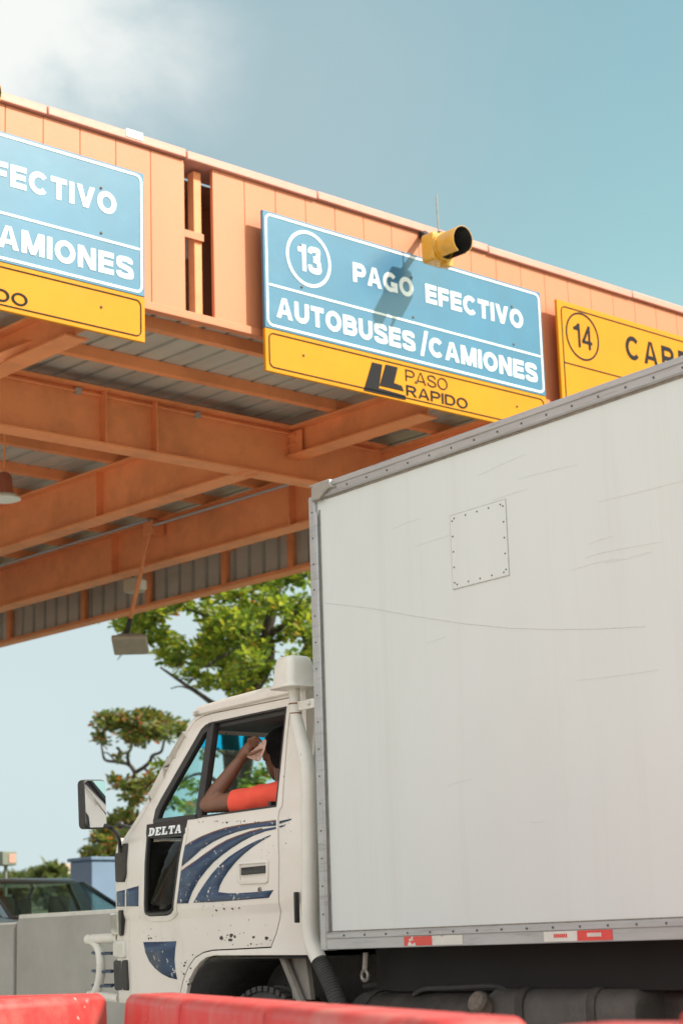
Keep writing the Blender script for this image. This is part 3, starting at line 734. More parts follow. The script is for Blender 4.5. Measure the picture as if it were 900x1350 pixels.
build_t(m, 'top_rail', 'alu', cb, bevel=.006)
m = MB(); m.box((WB - .05, -BL, zr_top), (WB + .014, 0, ZB1)); build_t(m, 'top_rail', 'alu', cb, bevel=.006)
m = MB(); m.box((.05, -.05, zr_top), (WB - .05, .012, ZB1 - .003)); build_t(m, 'front_header_rail', 'alu', cb, bevel=.006)
m = MB(); m.box((.02, -BL + .02, ZB1 - .02), (WB - .02, -.02, ZB1 + .012)); build_t(m, 'roof_skin', 'alu', cb, smooth=0)
m = MB(); m.box((-.014, -BL, ZB0), (.06, 0, zr_bot)); m.box((-.019, -BL, zr_bot - .028), (-.013, -.03, zr_bot - .004)); build_t(m, 'bottom_rail', 'alu', cb, bevel=.004)
m = MB(); m.box((WB - .06, -BL, ZB0), (WB + .014, 0, zr_bot)); build_t(m, 'bottom_rail', 'alu', cb, bevel=.004)
m = MB(); m.box((-.017, sp + .012, ZB0 - .004), (.05, .022, zr_top + .02)); m.box((-.020, sp - .004, zr_bot), (-.008, sp + .012, zr_top - .06)); build_t(m, 'corner_post', 'alu', cb, bevel=.008)
m = MB(); m.box((WB - .05, sp, ZB0), (WB + .017, .022, zr_top + .02)); build_t(m, 'corner_post', 'alu', cb, bevel=.008)
# cast corner cap (irregular plate with a curved inner edge)
qc = lambda x, y: TLn(400 + x / 4.5, 600 + y / 4.5, -.02)
cap = [qc(*p) for p in ((60, 160), (80, 135), (158, 112), (163, 165), (180, 188), (150, 200), (125, 225), (100, 262), (52, 275))]
cap = [(min(u, .02), min(w, ZB1 + .003)) for u, w in cap]
cap[0] = (cap[0][0], ZB1 - .012); cap = [p for k, p in enumerate(cap) if k != 1]; cap.insert(1, (.010, ZB1 + .003))
m = MB(); m.prism(cap, lambda u, w, t: (t, u, w), -.030, .02); build_t(m, 'corner_cap', 'alu_dark', cb, bevel=.006)
m = MB(); m.prism(offset(cap[3:], .006), lambda u, w, t: (t, u, w), -.0185, -.016); build_t(m, 'corner_sealant', 'seam', cb, smooth=0)
# seams and rivets
m = MB()
m.box((-.004, -BL + .02, zr_top - .010), (.002, sp - .06, zr_top + .001)); m.box((-.003, -BL + .02, zr_bot - .001), (.002, sp, zr_bot + .006)); m.box((-.004, sp - .010, zr_bot), (.002, sp - .004, zr_top - .05))
build_t(m, 'panel_sealant', 'seam', cb, smooth=0)
m = MB()
for k in range(29):
    s_ = -.13 - k * .148
    m.ball((-.015, s_, (zr_top + ZB1) / 2 - .012), .0048, seg=8)
    m.ball((-.020, s_ - .03, zr_bot - .015), .0048, seg=8)
for k in range(16): m.ball((-.018, sp + .03, zr_bot + .08 + k * .122), .004, seg=8)
build_t(m, 'rivets', 'rivet', cb)
ht = [TLn(x, y, 0) for x, y in ((593, 680), (666, 659), (671, 759), (598, 776))]
s0 = (ht[0][0] + ht[3][0]) / 2; s1 = (ht[1][0] + ht[2][0]) / 2; z1 = (ht[0][1] + ht[1][1]) / 2; z0 = (ht[2][1] + ht[3][1]) / 2
m = MB(); m.box((-.004, s1, z0), (.004, s0, z1)); hp_ = build_t(m, 'access_panel', 'box', cb, bevel=.002)
m = MB(); m.box((-.0025, s1 - .0025, z0 - .0025), (.002, s0 + .0025, z1 + .0025)); build_t(m, 'panel_joint', 'joint', hp_, smooth=0)
m = MB()
for k in range(5):
    t = .08 + .21 * k
    for zz in (z0 + .016, z1 - .016): m.ball((-.004, s0 + (s1 - s0) * t, zz), .004, seg=6)
    for ss in (s0 - .014, s1 + .014): m.ball((-.004, ss, z0 + (z1 - z0) * t), .004, seg=6)
build_t(m, 'panel_screws', 'rivet', hp_)
# hanging scrape line across the side
scr = [TLn(430 + 60 * k, y, 0) for k, y in enumerate((795, 802, 813, 822, 828, 830, 829, 826))]
m = MB(); m.tube([(-.0005, s_, z_) for s_, z_ in scr], .0011, 4); build_t(m, 'scratch', 'scratch', cb)
rq = random.Random(9)
for k in range(16):
    xq, yq = rq.uniform(440, 890), rq.choice((rq.uniform(600, 760), rq.uniform(700, 1180)))
    s_a, z_a = TLn(xq, yq, 0); ln = rq.uniform(.08, .5); sl_ = rq.uniform(-.03, .05)
    if z_a > zr_top - .03 or z_a < zr_bot + .03: continue
    m = MB(); m.tube(smoothpath([(-.0002, s_a, z_a), (-.0002, s_a - ln * .5, z_a + sl_ * ln + rq.uniform(-.004, .004)), (-.0002, s_a - ln, z_a + sl_ * ln * 2)]), .0007, 4); build_t(m, 'scuff', 'scratch', cb)
# reflective tape
for xa, xb, ya, ma in ((532, 569, 1236, 'tape_worn_red'), (569, 609, 1235, 'tape_worn_white'), (716, 760, 1230, 'whitetape'), (760, 806, 1228, 'redtape')):
    sa = TLn(xa, ya, -.016)[0]; sb_ = TLn(xb, ya, -.016)[0]
    m = MB(); m.box((-.0165, sb_, ZB0 + .006), (-.013, sa - .001, zr_bot - .030)); build_t(m, 'reflective_tape', ma, cb, smooth=0)
for xa, xb, mm in ((729, 747, 'redtape'), (773, 792, 'whitetape')):
    sa = TLn(xa, 1230, -.018)[0]; sb_ = TLn(xb, 1230, -.018)[0]; zc = (ZB0 + zr_bot) / 2 - .01
    m = MB(); nbar = 7
    for k in range(nbar):
        a = sa + (sb_ - sa) * k / nbar; b_ = sa + (sb_ - sa) * (k + .75) / nbar
        m.box((-.0175, b_, zc - .007), (-.0155, a, zc + .007))
    build_t(m, 'tape_print', mm, cb, smooth=0)
# rear doors of the box
m = MB()
for a, b_ in ((.03, NC - .006), (NC + .006, WB - .03)): m.box((a, -BL - .035, zr_bot), (b_, -BL - .002, zr_top))
build_t(m, 'rear_door', 'box', cb, bevel=.006)
# --- chassis
ch = MB()
for n_ in (.62, 1.4): ch.box((n_, -BL + .1, .62), (n_ + .08, 2.05, .82))
for s_ in (-4.0, -3.0, -2.0, -1.0, -.3, .5, 1.6): ch.box((.70, s_, .65), (1.4, s_ + .07, .79))
for k in range(9): ch.box((.24, -4.2 + k * .5, .86), (WB - .24, -4.12 + k * .5, ZB0 - .012))
for n_ in (.60, 1.38): ch.box((n_, -BL + .05, .82), (n_ + .12, -.02, .86))
ch = build_t(ch, 'chassis_frame', 'chassis', bevel=.004)
m = MB(); m.box((.30, -1.95, .35), (.60, -.95, .80)); build_t(m, 'side_locker', 'chassis', bevel=.04, bseg=3)
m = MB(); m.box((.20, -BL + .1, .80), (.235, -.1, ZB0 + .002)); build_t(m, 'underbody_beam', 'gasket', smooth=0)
# fuel tank and neighbours, under the left side
qa, za = TLn(640, 1308, .16); qb, zb_ = TLn(838, 1303, .16)
tz = .808
m = MB()
sec = rrect(.14, .56, tz - .40, tz, .07, 4)
m.loft([[(a, s_, b + dz) for a, b in sec] for s_, dz in ((qa, -.02), (qa - .03, 0), (qb + .03, 0), (qb, -.02))])
ft = build_t(m, 'fuel_tank', 'tank', bevel=.012, bseg=3)
for ss in (qa - .2, qb + .25):
    m = MB(); m.loft([[(a + (.0 if 0 else 0), s_, b) for a, b in rrect(.133, .567, tz - .407, tz + .007, .07, 4)] for s_ in (ss, ss - .045)])
    build_t(m, 'strap', 'chassis', ft)
m = MB()
q0, _ = TLn(465, 1312, .18)
m.loft([[(.27 + .13 * math.cos(k * math.pi / 10), s_, tz - .145 + .13 * math.sin(k * math.pi / 10)) for k in range(20)] for s_ in (q0, q0 - .02, qa + .04, qa + .02)])
at1 = build_t(m, 'air_tank', 'chassis', bevel=.01)
m = MB(); m.loft([[(.27 + .137 * math.cos(k * math.pi / 10), s_, tz - .145 + .137 * math.sin(k * math.pi / 10)) for k in range(20)] for s_ in (q0 - .07, q0 - .12)]); build_t(m, 'band', 'rubber', at1)
sc_, zc_ = TLn(636, 1322, .12)
m = MB(); m.tube([(.14, sc_, zc_ - .03), (.10, sc_, zc_)], [.045, .045], 16); m.tube([(.10, sc_, zc_), (.075, sc_, zc_ + .012)], [.052, .040], 16); build_t(m, 'filler_cap', 'ruststeel', ft, bevel=.006)
for n_, pts_, r_ in ((.2, ((545, 1312), (560, 1304), (600, 1302), (650, 1300), (668, 1306)), .010), (.25, ((690, 1306), (700, 1293), (720, 1292), (735, 1304)), .010), (.22, ((775, 1302), (800, 1293), (830, 1298), (842, 1320)), .011)):
    build_t(MB().tube(smoothpath([(n_, *TLn(x, y, n_)) for x, y in pts_]), r_, 8), 'hose', 'rubber')
for n_, pts_, r_, nm in ((.45, ((480, 1300), (520, 1296), (600, 1288), (720, 1284), (860, 1280)), .012, 'brake_line'), (.42, ((560, 1312), (575, 1292), (640, 1290), (655, 1310)), .018, 'air_pipe')):
    build_t(MB().tube(smoothpath([(n_, *TLn(x, y, n_)) for x, y in pts_]), r_, 8), nm, 'chassis')
# small hanging fitting with an eye
a = TLn(482, 1256, .12); b_ = TLn(481, 1278, .12); c_ = TLn(481, 1286, .12)
m = MB(); m.tube([(.12, *a), (.12, *b_)], .013, 8); m.tube([(.12, c_[0] + .022 * math.cos(t), c_[1] + .022 * math.sin(t)) for t in [k * math.pi / 8 for k in range(17)]], .009, 6)
build_t(m, 'hanging_hook', 'steel')
# wheels
def wheel(n0, s_, z_, r_=.40, w=.2, name='wheel'):
    m = MB(); seg = 48
    pr = [(0, .60), (.0, .80), (.025, .93), (.05, .985), (.055, .985), (.06, .965), (.095, .968), (.10, 1.0), (.145 - .045, 1.0), (.105, .968), (.14, .965), (.145, .985), (.15, .985), (.175, .93), (.2, .80), (.2, .60)]
    rg = [[(n0 + a * w / .2, s_ + r_ * b * math.cos(k * 2 * math.pi / seg), z_ + r_ * b * math.sin(k * 2 * math.pi / seg)) for k in range(seg)] for a, b in pr]
    m.loft(rg + [rg[0]], cap=False)
    for k in range(seg):                       # tread blocks
        a = (k + .5) * 2 * math.pi / seg
        for x0_ in (.012, .150):
            c = Vector((n0 + (x0_ + .02) * w / .2, s_ + r_ * .97 * math.cos(a), z_ + r_ * .97 * math.sin(a)))
            bb = MB(); 
            mt = Matrix.Translation(c) @ Matrix.Rotation(a, 4, 'X')
            v = [mt @ Vector(p) for p in ((-.02, -.012, -.016), (.02, -.012, -.016), (.02, .012, -.016), (-.02, .012, -.016), (-.02, -.012, .016), (.02, -.012, .016), (.02, .012, .016), (-.02, .012, .016))]
            bb.b.free(); m.hexa(v[:4], v[4:])
    wh = build_t(m, 'wheel', 'rubber')
    m = MB(); rr = r_ * .6
    m.loft([[(n0 + a, s_ + rr * b * math.cos(k * math.pi / 16), z_ + rr * b * math.sin(k * math.pi / 16)) for k in range(32)] for a, b in ((.0, 1.0), (.015, .97), (.07, .85), (.075, .5), (.03, .42), (.03, .1))])
    build_t(m, 'rim', 'steel', wh)
WS = TLn(343, 1297, .2)[0]
wheel(.20, WS, .42); wheel(WB - .40, WS, .42)
for n_ in (.14, .36, WB - .34, WB - .56): wheel(n_, -2.95, .42)
# --- cab shell
sill_px = 1322
door_px = [(169.5, 1113), (176, 1094), (187, 1078), (198, 1058), (222, 1012), (250, 962), (258, 951), (268, 945), (281, 941), (330, 931), (384, 920), (378, 975), (371.5, 1063), (368, 1068), (367.5, 1130), (367.5, 1190), (368.5, 1212), (364, 1230), (357, 1248), (320, 1250), (280, 1252), (268, 1255), (257, 1262), (248, 1275), (242, 1290), (238, 1306), (236, sill_px - 3), (171, sill_px - 3)]
door = [P(*p) for p in door_px]
side_px = [(258, 944), (268, 939), (381, 914), (420, 905), (413, 1000), (411, 1150), (410, 1259), (282, 1259.5), (272, 1262), (264, 1268), (256, 1278), (250, 1290), (246, 1306), (244, sill_px), (156, sill_px), (153, 1250), (153, 1200), (154, 1140), (158, 1118), (166, 1101), (184, 1073), (221, 1014), (249, 955)]
side = [P(*p) for p in side_px]
cabs = sheet(side, [offset(door, .006)], 'cab_side', 'cab')
win_px = [(203, 1083), (206, 1068), (213, 1054), (266, 962), (272, 956), (281, 952.5), (330, 942), (378, 932), (364.5, 1063), (262, 1077.5)]
low_px = [(195, 1102), (243.5, 1099), (229.5, 1199), (226, 1204), (221, 1206.5), (198, 1207.5), (193, 1205), (191.5, 1199)]
win = [P(*p) for p in win_px]; low = [P(*p) for p in low_px]
dr = sheet(door, [win, low], 'door', 'cab', out=.002)
tag(dr, 'white cab door with three navy sweeping stripes and dark chips')
# dark recess behind the door gap
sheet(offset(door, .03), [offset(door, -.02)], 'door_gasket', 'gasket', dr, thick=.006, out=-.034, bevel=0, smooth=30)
# window frame (black), divider, glass
def ringpoly(name, poly, w, m, out, thick, parent):
    return sheet(poly, [offset(poly, -w)], name, m, parent, thick=thick, out=out, bevel=.002)
ringpoly('window_seal', offset(win[:], .003), .009, 'black', .004, .03, dr)
fr_px = [(203, 1083), (206, 1068), (213, 1054), (266, 962), (272, 956), (277, 954), (283, 954), (277, 962), (270, 967), (219, 1056), (212, 1070), (209, 1080)]
sheet([P(*p) for p in fr_px], [], 'window_front_frame', 'black', dr, thick=.03, out=.006, bevel=.003)
dv = [P(*p) for p in ((276, 953), (284, 951), (266, 1078), (258, 1078.5))]
sheet(dv, [], 'window_divider', 'black', dr, thick=.035, out=.006, bevel=.003)
sl_px = [(203, 1080), (262, 1073), (262, 1079), (203, 1086)]
sheet([P(*p) for p in sl_px], [], 'window_sill_trim', 'black', dr, thick=.02, out=.006, bevel=.002)
sheet([P(*p) for p in ((207, 1083), (211, 1062), (270, 962), (279, 956), (262, 1077))], [], 'quarter_glass', 'glass', dr, thick=.005, out=-.014, bevel=0)
ringpoly('lower_window_seal', offset(low, .003), .016, 'black', .005, .035, dr)
sheet(low, [], 'lower_window_glass', 'darkglass', dr, thick=.005, out=-.012, bevel=0)
lw = offset(low, .03)
sheet(lw, [offset(low, .004)], 'lower_window_surround', 'cab', dr, thick=.02, out=.006, bevel=.005)
pl = [P(*p) for p in ((195.5, 1087), (248, 1080.5), (245.5, 1099), (195, 1103.5))]
np_ = sheet(pl, [], 'name_plate', 'black', dr, thick=.012, out=.010, bevel=.003)
# slab-serif letters D E L T A
def slab(ch):
    if ch == 'D': return [[(0, 0), (.55, 0), (.85, .12), (1, .35), (1, .65), (.85, .88), (.55, 1), (0, 1), (0, .84), (.14, .84), (.14, .16), (0, .16)]], [(.40, .18), (.55, .2), (.68, .35), (.68, .65), (.55, .8), (.40, .82)]
    if ch == 'E': return [[(0, 0), (.95, 0), (.95, .32), (.80, .32), (.78, .17), (.42, .17), (.42, .42), (.62, .42), (.62, .60), (.42, .60), (.42, .83), (.75, .83), (.77, .68), (.92, .68), (.92, 1), (0, 1), (0, .84), (.13, .84), (.13, .16), (0, .16)]], None
    if ch == 'L': return [[(0, 0), (.95, 0), (.95, .38), (.78, .38), (.75, .18), (.42, .18), (.42, .84), (.58, .84), (.58, 1), (0, 1), (0, .84), (.14, .84), (.14, .16), (0, .16)]], None
    if ch == 'T': return [[(.22, 0), (.78, 0), (.78, .15), (.64, .15), (.64, .82), (.80, .82), (.84, .64), (1, .64), (1, 1), (0, 1), (0, .64), (.16, .64), (.20, .82), (.36, .82), (.36, .15), (.22, .15)]], None
    return [[(0, 0), (.36, 0), (.36, .15), (.27, .15), (.32, .28), (.66, .28), (.71, .15), (.62, .15), (.62, 0), (1, 0), (1, .15), (.93, .15), (.66, 1), (.34, 1), (.07, .15), (0, .15)]], [(.38, .42), (.60, .42), (.49, .76)]
a0 = P(198.5, 1102); a1 = P(240.5, 1097.5); hgt = .042
for i, c in enumerate('DELTA'):
    u0 = i * .208; w_ = .185
    def mp(u, v):
        t = u0 + u * w_
        return (a0[0] + (a1[0] - a0[0]) * t, a0[1] + (a1[1] - a0[1]) * t + v * hgt - .002)
    po, ho = slab(c)
    sheet([mp(*p) for p in po[0]], [[mp(*p) for p in ho]] if ho else [], 'letter', 'signwhite', np_, thick=.004, out=.013, bevel=0, cuts=False, smooth=0)
# stripes
st = dict(
 A=[(370, 735), (372, 708), (378, 672), (402, 655), (440, 635), (480, 619), (520, 606), (560, 598), (600, 592), (640, 587), (686, 581), (686, 596), (640, 600), (600, 606), (560, 616), (520, 630), (480, 649), (440, 675), (410, 702)],
 B=[(352, 853), (358, 800), (364, 757), (390, 736), (420, 716), (455, 690), (490, 666), (525, 646), (560, 632), (600, 618), (640, 608), (686, 600), (686, 607), (650, 615), (610, 630), (575, 648), (540, 670), (510, 692), (480, 717), (455, 745), (430, 778), (410, 815), (397, 852)],
 C=[(415, 850), (432, 818), (450, 790), (475, 755), (500, 727), (530, 700), (560, 680), (590, 662), (620, 647), (668, 627), (668, 630), (640, 646), (610, 666), (580, 690), (555, 714), (530, 745), (512, 772), (501, 795), (496, 815), (530, 819), (560, 819), (620, 815), (678, 808), (662, 834), (560, 842), (480, 848)],
 D=[(250, 980), (300, 979), (358, 977), (354, 1005), (352, 1040), (355, 1075), (361, 1103), (335, 1097), (310, 1084), (288, 1066), (270, 1044), (257, 1015)],
 E=[(194, 806), (234, 795), (233, 862), (194, 862)], F=[(158, 815), (187, 808), (187, 863), (158, 863)],
 G=[(697, 581), (720, 576), (737, 573), (733, 578), (697, 590)], H=[(697, 597), (717, 592), (710, 599), (697, 603)])
for k, v in st.items():
    pts = [P4(*p) for p in v]
    sheet(pts, [], 'stripe', 'navy', cabs if k in 'FGH' else dr, thick=.004, out=.0045 if k not in 'FGH' else .0025, bevel=0)
    if k in 'AB':
        half = pts[1:11]
        sheet(half + [(a, b + .006) for a, b in half[::-1]], [], 'stripe_edge', 'rustline', dr, thick=.003, out=.0035, bevel=0, cuts=True, smooth=0)
# front panel gap, indicator, corner
gp = [P(*p) for p in ((166.5, 1112), (168, 1112), (169, 1312), (167.5, 1312))]
# door handle + lock
hr = [P4(*p) for p in ((566, 712), (655, 706), (662, 714), (662, 780), (655, 787), (572, 790), (563, 782), (562, 722))]
hnd = sheet(hr, [offset(hr, -.018)], 'handle', 'cab', dr, thick=.01, out=.010, bevel=.005)
hr2 = [P4(*p) for p in ((575, 735), (657, 727), (657, 752), (575, 760))]
sheet(hr2, [], 'pull', 'black', hnd, thick=.012, out=.012, bevel=.004)
lk = P4(633, 808)
m = MB(); nn = nfun(*lk); m.tube([(nn + .01, *lk), (nn - .008, *lk)], [.016, .014], 16); lko = build_t(m, 'lock', 'steel', dr, bevel=.003)
m = MB(); m.box((nn - .0095, lk[0] - .003, lk[1] - .008), (nn - .007, lk[0] + .003, lk[1] + .008)); build_t(m, 'keyhole', 'black', lko, smooth=0)
# worn chips on the door: flakes of bare metal
m = MB(); rc = random.Random(3)
def flake(x, y, r_):
    s_, z_ = P(x, y); n_ = nfun(s_, z_) - .0042
    k = rc.randint(5, 8); a0_ = rc.random() * 6
    ps = [(n_, s_ + r_ * rc.uniform(.5, 1.2) * math.cos(a0_ + i * 6.283 / k), z_ + .6 * r_ * rc.uniform(.5, 1.2) * math.sin(a0_ + i * 6.283 / k)) for i in range(k)]
    m.hexa(ps, [(a + .004, b, c) for a, b, c in ps])
for k in range(15): flake(rc.uniform(288, 362), 1238 + rc.gauss(0, 5), rc.choice((.004, .004, .007, .012, .018)))
for k in range(18): flake(rc.uniform(262, 345), 1079 - (rc.random()) * 3 - .0 + 6, rc.choice((.003, .004, .008)))
for k in range(14): flake(rc.uniform(180, 362), rc.uniform(1205, 1246), rc.choice((.002, .003, .004)))
for k in range(12): flake(rc.uniform(240, 256), rc.uniform(1250, 1300), rc.choice((.004, .006, .01)))
for x, y in ((296, 1198), (307, 1198), (316, 1197), (286, 1200), (197, 1237), (200, 1237)): flake(x, y, .009)
build_t(m, 'paint_chips', 'chassis', dr, smooth=0)
# roof, rear wall, floor, right side, windshield
def mirror_n(nf): return lambda s, z: WB - nf(s, z)
sheet(side[:7] + [(side[6][0] + .02, .92)] + [(side[13][0], .92)] + side[13:], [offset(win, .02)], 'cab_side', 'cab', thick=.03, nf=mirror_n(nfun), flip=True)
sR = P(417, 905)[0]; zR0 = P(417, 905)[1]; sFt, zFt = P(262, 941)
def roofz(s): return zR0 + (zFt - zR0) * (s - sR) / (sFt - sR)
rings = []
for s_, hh, pull in ((sR - .01, .055, 0), (sR + .1, .062, 0), (.8, .062, 0), (1.1, .058, 0), (1.32, .05, 0), (sFt - .03, .038, .005), (sFt + .03, .012, .02)):
    zz = roofz(s_); n_ = nfun(min(s_, SF), zz) - .008
    pr = [(n_, zz - .012), (n_ - .012, zz - .004), (n_ - .010, zz + .012), (n_ + .012 + pull, zz + hh * .75), (n_ + .05 + pull, zz + hh), (n_ + .3, zz + hh * 1.35), (NC, zz + hh * 1.5)]
    full = pr + [(WB - a, b) for a, b in pr[-2::-1]]
    full += [(WB - n_ - .05, zz - .012), (n_ + .05, zz - .012)]
    rings.append([(a, s_, b) for a, b in full])
m = MB(); m.loft(rings); build_t(m, 'cab_roof', 'cab', smooth=50)
m = MB(); nR = nfun(sR, 1.6)
m.box((nR + .02, sR + .005, .98), (WB - nR - .02, sR + .04, zR0 - .01)); build_t(m, 'cab_rear_wall', 'cab', smooth=0)
m = MB(); m.box((.17, sR + .045, 1.02), (WB - .17, 2.0, 1.05)); build_t(m, 'cab_floor', 'interior', smooth=0)
m = MB(); m.box((.2, sR + .045, 2.10), (WB - .2, sFt - .04, 2.125)); build_t(m, 'headliner', 'interior', smooth=0)
# windshield between the pillars, bowed forward in plan
sb0, zb0 = P(170, 1100); st0, zt0 = P(252, 955)
def ws(u, v, off=0.):
    s_ = sb0 + (st0 - sb0) * v; z_ = zb0 + (zt0 - zb0) * v
    n_ = nfun(min(s_, SF), z_) + (s_ - SF) ** 2 * .45 * (s_ > SF) + .03
    bow = .10 * (1 - (2 * u - 1) ** 2)
    return (n_ + (WB - 2 * n_) * u, s_ + bow + off - .025, z_)
def wspatch(v0, v1, name, m, thick, parent, off=0., u0=0, u1=1):
    mb = MB(); nu, nv = 16, 8
    A = [[ws(u0 + (u1 - u0) * i / nu, v0 + (v1 - v0) * j / nv, off) for i in range(nu + 1)] for j in range(nv + 1)]
    mb.loft(A, closed=False, cap=False); o = build_t(mb, name, m, parent)
    sd = o.modifiers.new('solid', 'SOLIDIFY'); sd.thickness = thick; sd.offset = 0
    return o
wsd = wspatch(.045, .80, 'windshield', 'glass', .005, trk, 0, .03, .97)
wspatch(.80, .955, 'shade_band', 'shade', .005, wsd, 0, .03, .97)
wspatch(-.01, .05, 'windshield_lower_frame', 'black', .03, wsd); wspatch(.95, 1.03, 'windshield_header', 'cab', .04, wsd)
wspatch(0, 1, 'windshield_pillar', 'black', .03, wsd, 0, 0, .032); wspatch(0, 1, 'windshield_pillar', 'black', .03, wsd, 0, .968, 1)
# front panel below the windshield
m = MB(); rows = []
for z_, ds in ((1.60, -.05), (1.56, .0), (1.50, .035), (1.2, .04), (1.05, .035), (.80, .03)):
    s_e = 2.13 + ds * .5
    rows.append([(nfun(2.0, z_) + .01 + (WB - 2 * nfun(2.0, z_) - .02) * i / 16, s_e - .07 + .12 * (1 - (2 * i / 16 - 1) ** 4), z_) for i in range(17)])
m.loft(rows, closed=False, cap=False); o = build_t(m, 'front_panel', 'cab'); sd = o.modifiers.new('solid', 'SOLIDIFY'); sd.thickness = .03
m = MB(); m.box((.45, 2.2, 1.12), (WB - .45, 2.235, 1.32)); build_t(m, 'grille', 'black', o, bevel=.01)
m = MB(); m.box((.3, 1.95, .56), (WB - .3, 2.14, .80)); build_t(m, 'bumper', 'cabplain', bevel=.03, bseg=3)
# lamp at the front corner
lp = [P(*p) for p in ((148, 1204), (159, 1202), (160.5, 1232), (149, 1233))]
m = MB(); m.prism(lp, lambda u, w, t: (nfun(u, w) + t, u, w), -.022, .2); hl = build_t(m, 'corner_lamp', 'lens', bevel=.012, bseg=3)
m = MB(); m.prism([P(*p) for p in ((159.2, 1200), (163, 1200), (163.5, 1233), (160.5, 1234))], lambda u, w, t: (nfun(u, w) + t, u, w), -.016, .08); build_t(m, 'lamp_bezel', 'black', hl, bevel=.004)
m = MB(); m.prism([P(*p) for p in ((150, 1240), (166, 1238), (167, 1264), (150, 1264))], lambda u, w, t: (nfun(u, w) + t, u, w), -.018, .3); build_t(m, 'corner_bumper', 'cabplain', bevel=.02, bseg=3)
m = MB(); m.prism([P(*p) for p in ((150, 1266), (169, 1265), (171, 1306), (152, 1306))], lambda u, w, t: (nfun(u, w) + t, u, w), -.016, .3); build_t(m, 'bumper_corner', 'rubber', bevel=.015, bseg=3)
# wheel arch: lining + struts
m = MB(); rows = []
for n_ in (.16, .62):
    rows.append([(n_, s_, z_) for s_, z_ in [P(*p) for p in ((244, 1318), (248, 1296), (256, 1280), (267, 1267), (284, 1262), (330, 1261), (408, 1261))]])
m.loft(rows, closed=False, cap=False); o = build_t(m, 'wheel_arch_liner', 'rubber'); sd = o.modifiers.new('solid', 'SOLIDIFY'); sd.thickness = .01
m = MB(); m.box((.62, .3, .5), (.64, 1.6, 1.0)); build_t(m, 'inner_arch_wall', 'rubber', smooth=0)
sa = TLn(380, 1262, .25); sb_ = TLn(405, 1262, .25); sc2 = TLn(412, 1318, .25); sd2 = TLn(388, 1318, .25)
m = MB(); m.prism([sa, sb_, sc2, sd2], lambda u, w, t: (t, u, w), .24, .27); build_t(m, 'mud_flap', 'duct', bevel=.005)
m = MB(); m.tube([(.22, *TLn(374, 1262, .22)), (.22, *TLn(398, 1322, .22))], .022, 8); build_t(m, 'cab_stay', 'duct')
# interior
m = MB(); m.box((.25, 1.72, 1.06), (WB - .25, 2.0, 1.52)); m.box((.25, 1.8, 1.52), (WB - .25, 2.05, 1.57)); dsh = build_t(m, 'dashboard', 'interior', bevel=.03, bseg=3)
m = MB(); m.box((.36, 1.70, 1.33), (.56, 1.718, 1.45)); build_t(m, 'papers', 'dash', dsh, smooth=0)
m = MB(); cwh = Vector((.50, 1.40, 1.52)); ax = Matrix.Rotation(R(-62), 3, 'X')
m.tube([cwh + ax @ Vector((.2 * math.cos(k * math.pi / 16), .2 * math.sin(k * math.pi / 16), 0)) for k in range(33)], .014, 8, cap=False)
m.tube([cwh + ax @ Vector((-.19, 0, 0)), cwh + ax @ Vector((.19, 0, 0))], .012, 8); m.tube([cwh, cwh + ax @ Vector((0, 0, -.45))], .025, 10)
build_t(m, 'steering_wheel', 'black')
for n_ in (.28, 1.12):
    m = MB(); m.box((n_, .50, 1.12), (n_ + .62, 1.0, 1.28)); build_t(m, 'seat', 'seat', bevel=.05, bseg=3)
    m = MB(); m.hexa([(n_, .42, 1.28), (n_ + .62, .42, 1.28), (n_ + .62, .54, 1.28), (n_, .54, 1.28)], [(n_ + .05, .34, 1.78), (n_ + .57, .34, 1.78), (n_ + .57, .42, 1.78), (n_ + .05, .42, 1.78)]); build_t(m, 'seat_back', 'seat', bevel=.04, bseg=3)
# mirror
mn = -.12
mc = Vector((mn, *TLn(126, 1060, mn)))
az = math.atan2(TW(mc.y, mc.x, mc.z).x, TW(mc.y, mc.x, mc.z).y)
m = MB(); wv = .072; hv = .118
mrot = Matrix.Translation(mc) @ Matrix.Rotation(R(14), 4, 'Z') @ Matrix.Rotation(R(-2.5), 4, 'Y')
def slabm(w_, h_, r_, y0_, y1_):
    mb = MB(); mb.prism(rrect(-w_, w_, -h_, h_, r_), lambda u, w, t: (u, t, w), y0_, y1_); mb.b.transform(mrot); return mb
mir = build_t(slabm(.080, .128, .026, 0, .05), 'mirror', 'black', bevel=.008, bseg=3)
build_t(slabm(.073, .121, .022, -.003, .004), 'mirror_glass', 'chrome', mir)
arm = [(mn + .0, *TLn(137, 1088, mn)), (-.08, *TLn(147, 1092, -.08)), (.02, *TLn(155, 1101, .02)), (.09, *TLn(158, 1112, .09)), (.10, *TLn(158.5, 1124, .1))]
build_t(MB().tube(smoothpath(arm), .011, 10), 'mirror_arm', 'black', mir)
bk = [P(*p) for p in ((163, 1112), (170, 1112), (168, 1152), (165, 1163), (154, 1163), (153, 1125), (162, 1123))]
m = MB(); m.prism(bk, lambda u, w, t: (nfun(u, w) + t, u, w), -.012, .06); build_t(m, 'mirror_bracket', 'chassis', mir, bevel=.01)
m = MB(); bp_ = P(170, 1087); m.ball((.10, bp_[0] + .04, bp_[1]), .022); m.tube([(.1, bp_[0] + .04, bp_[1]), (.16, bp_[0], bp_[1] - .02)], .008, 6); build_t(m, 'wiper_nozzle', 'black')
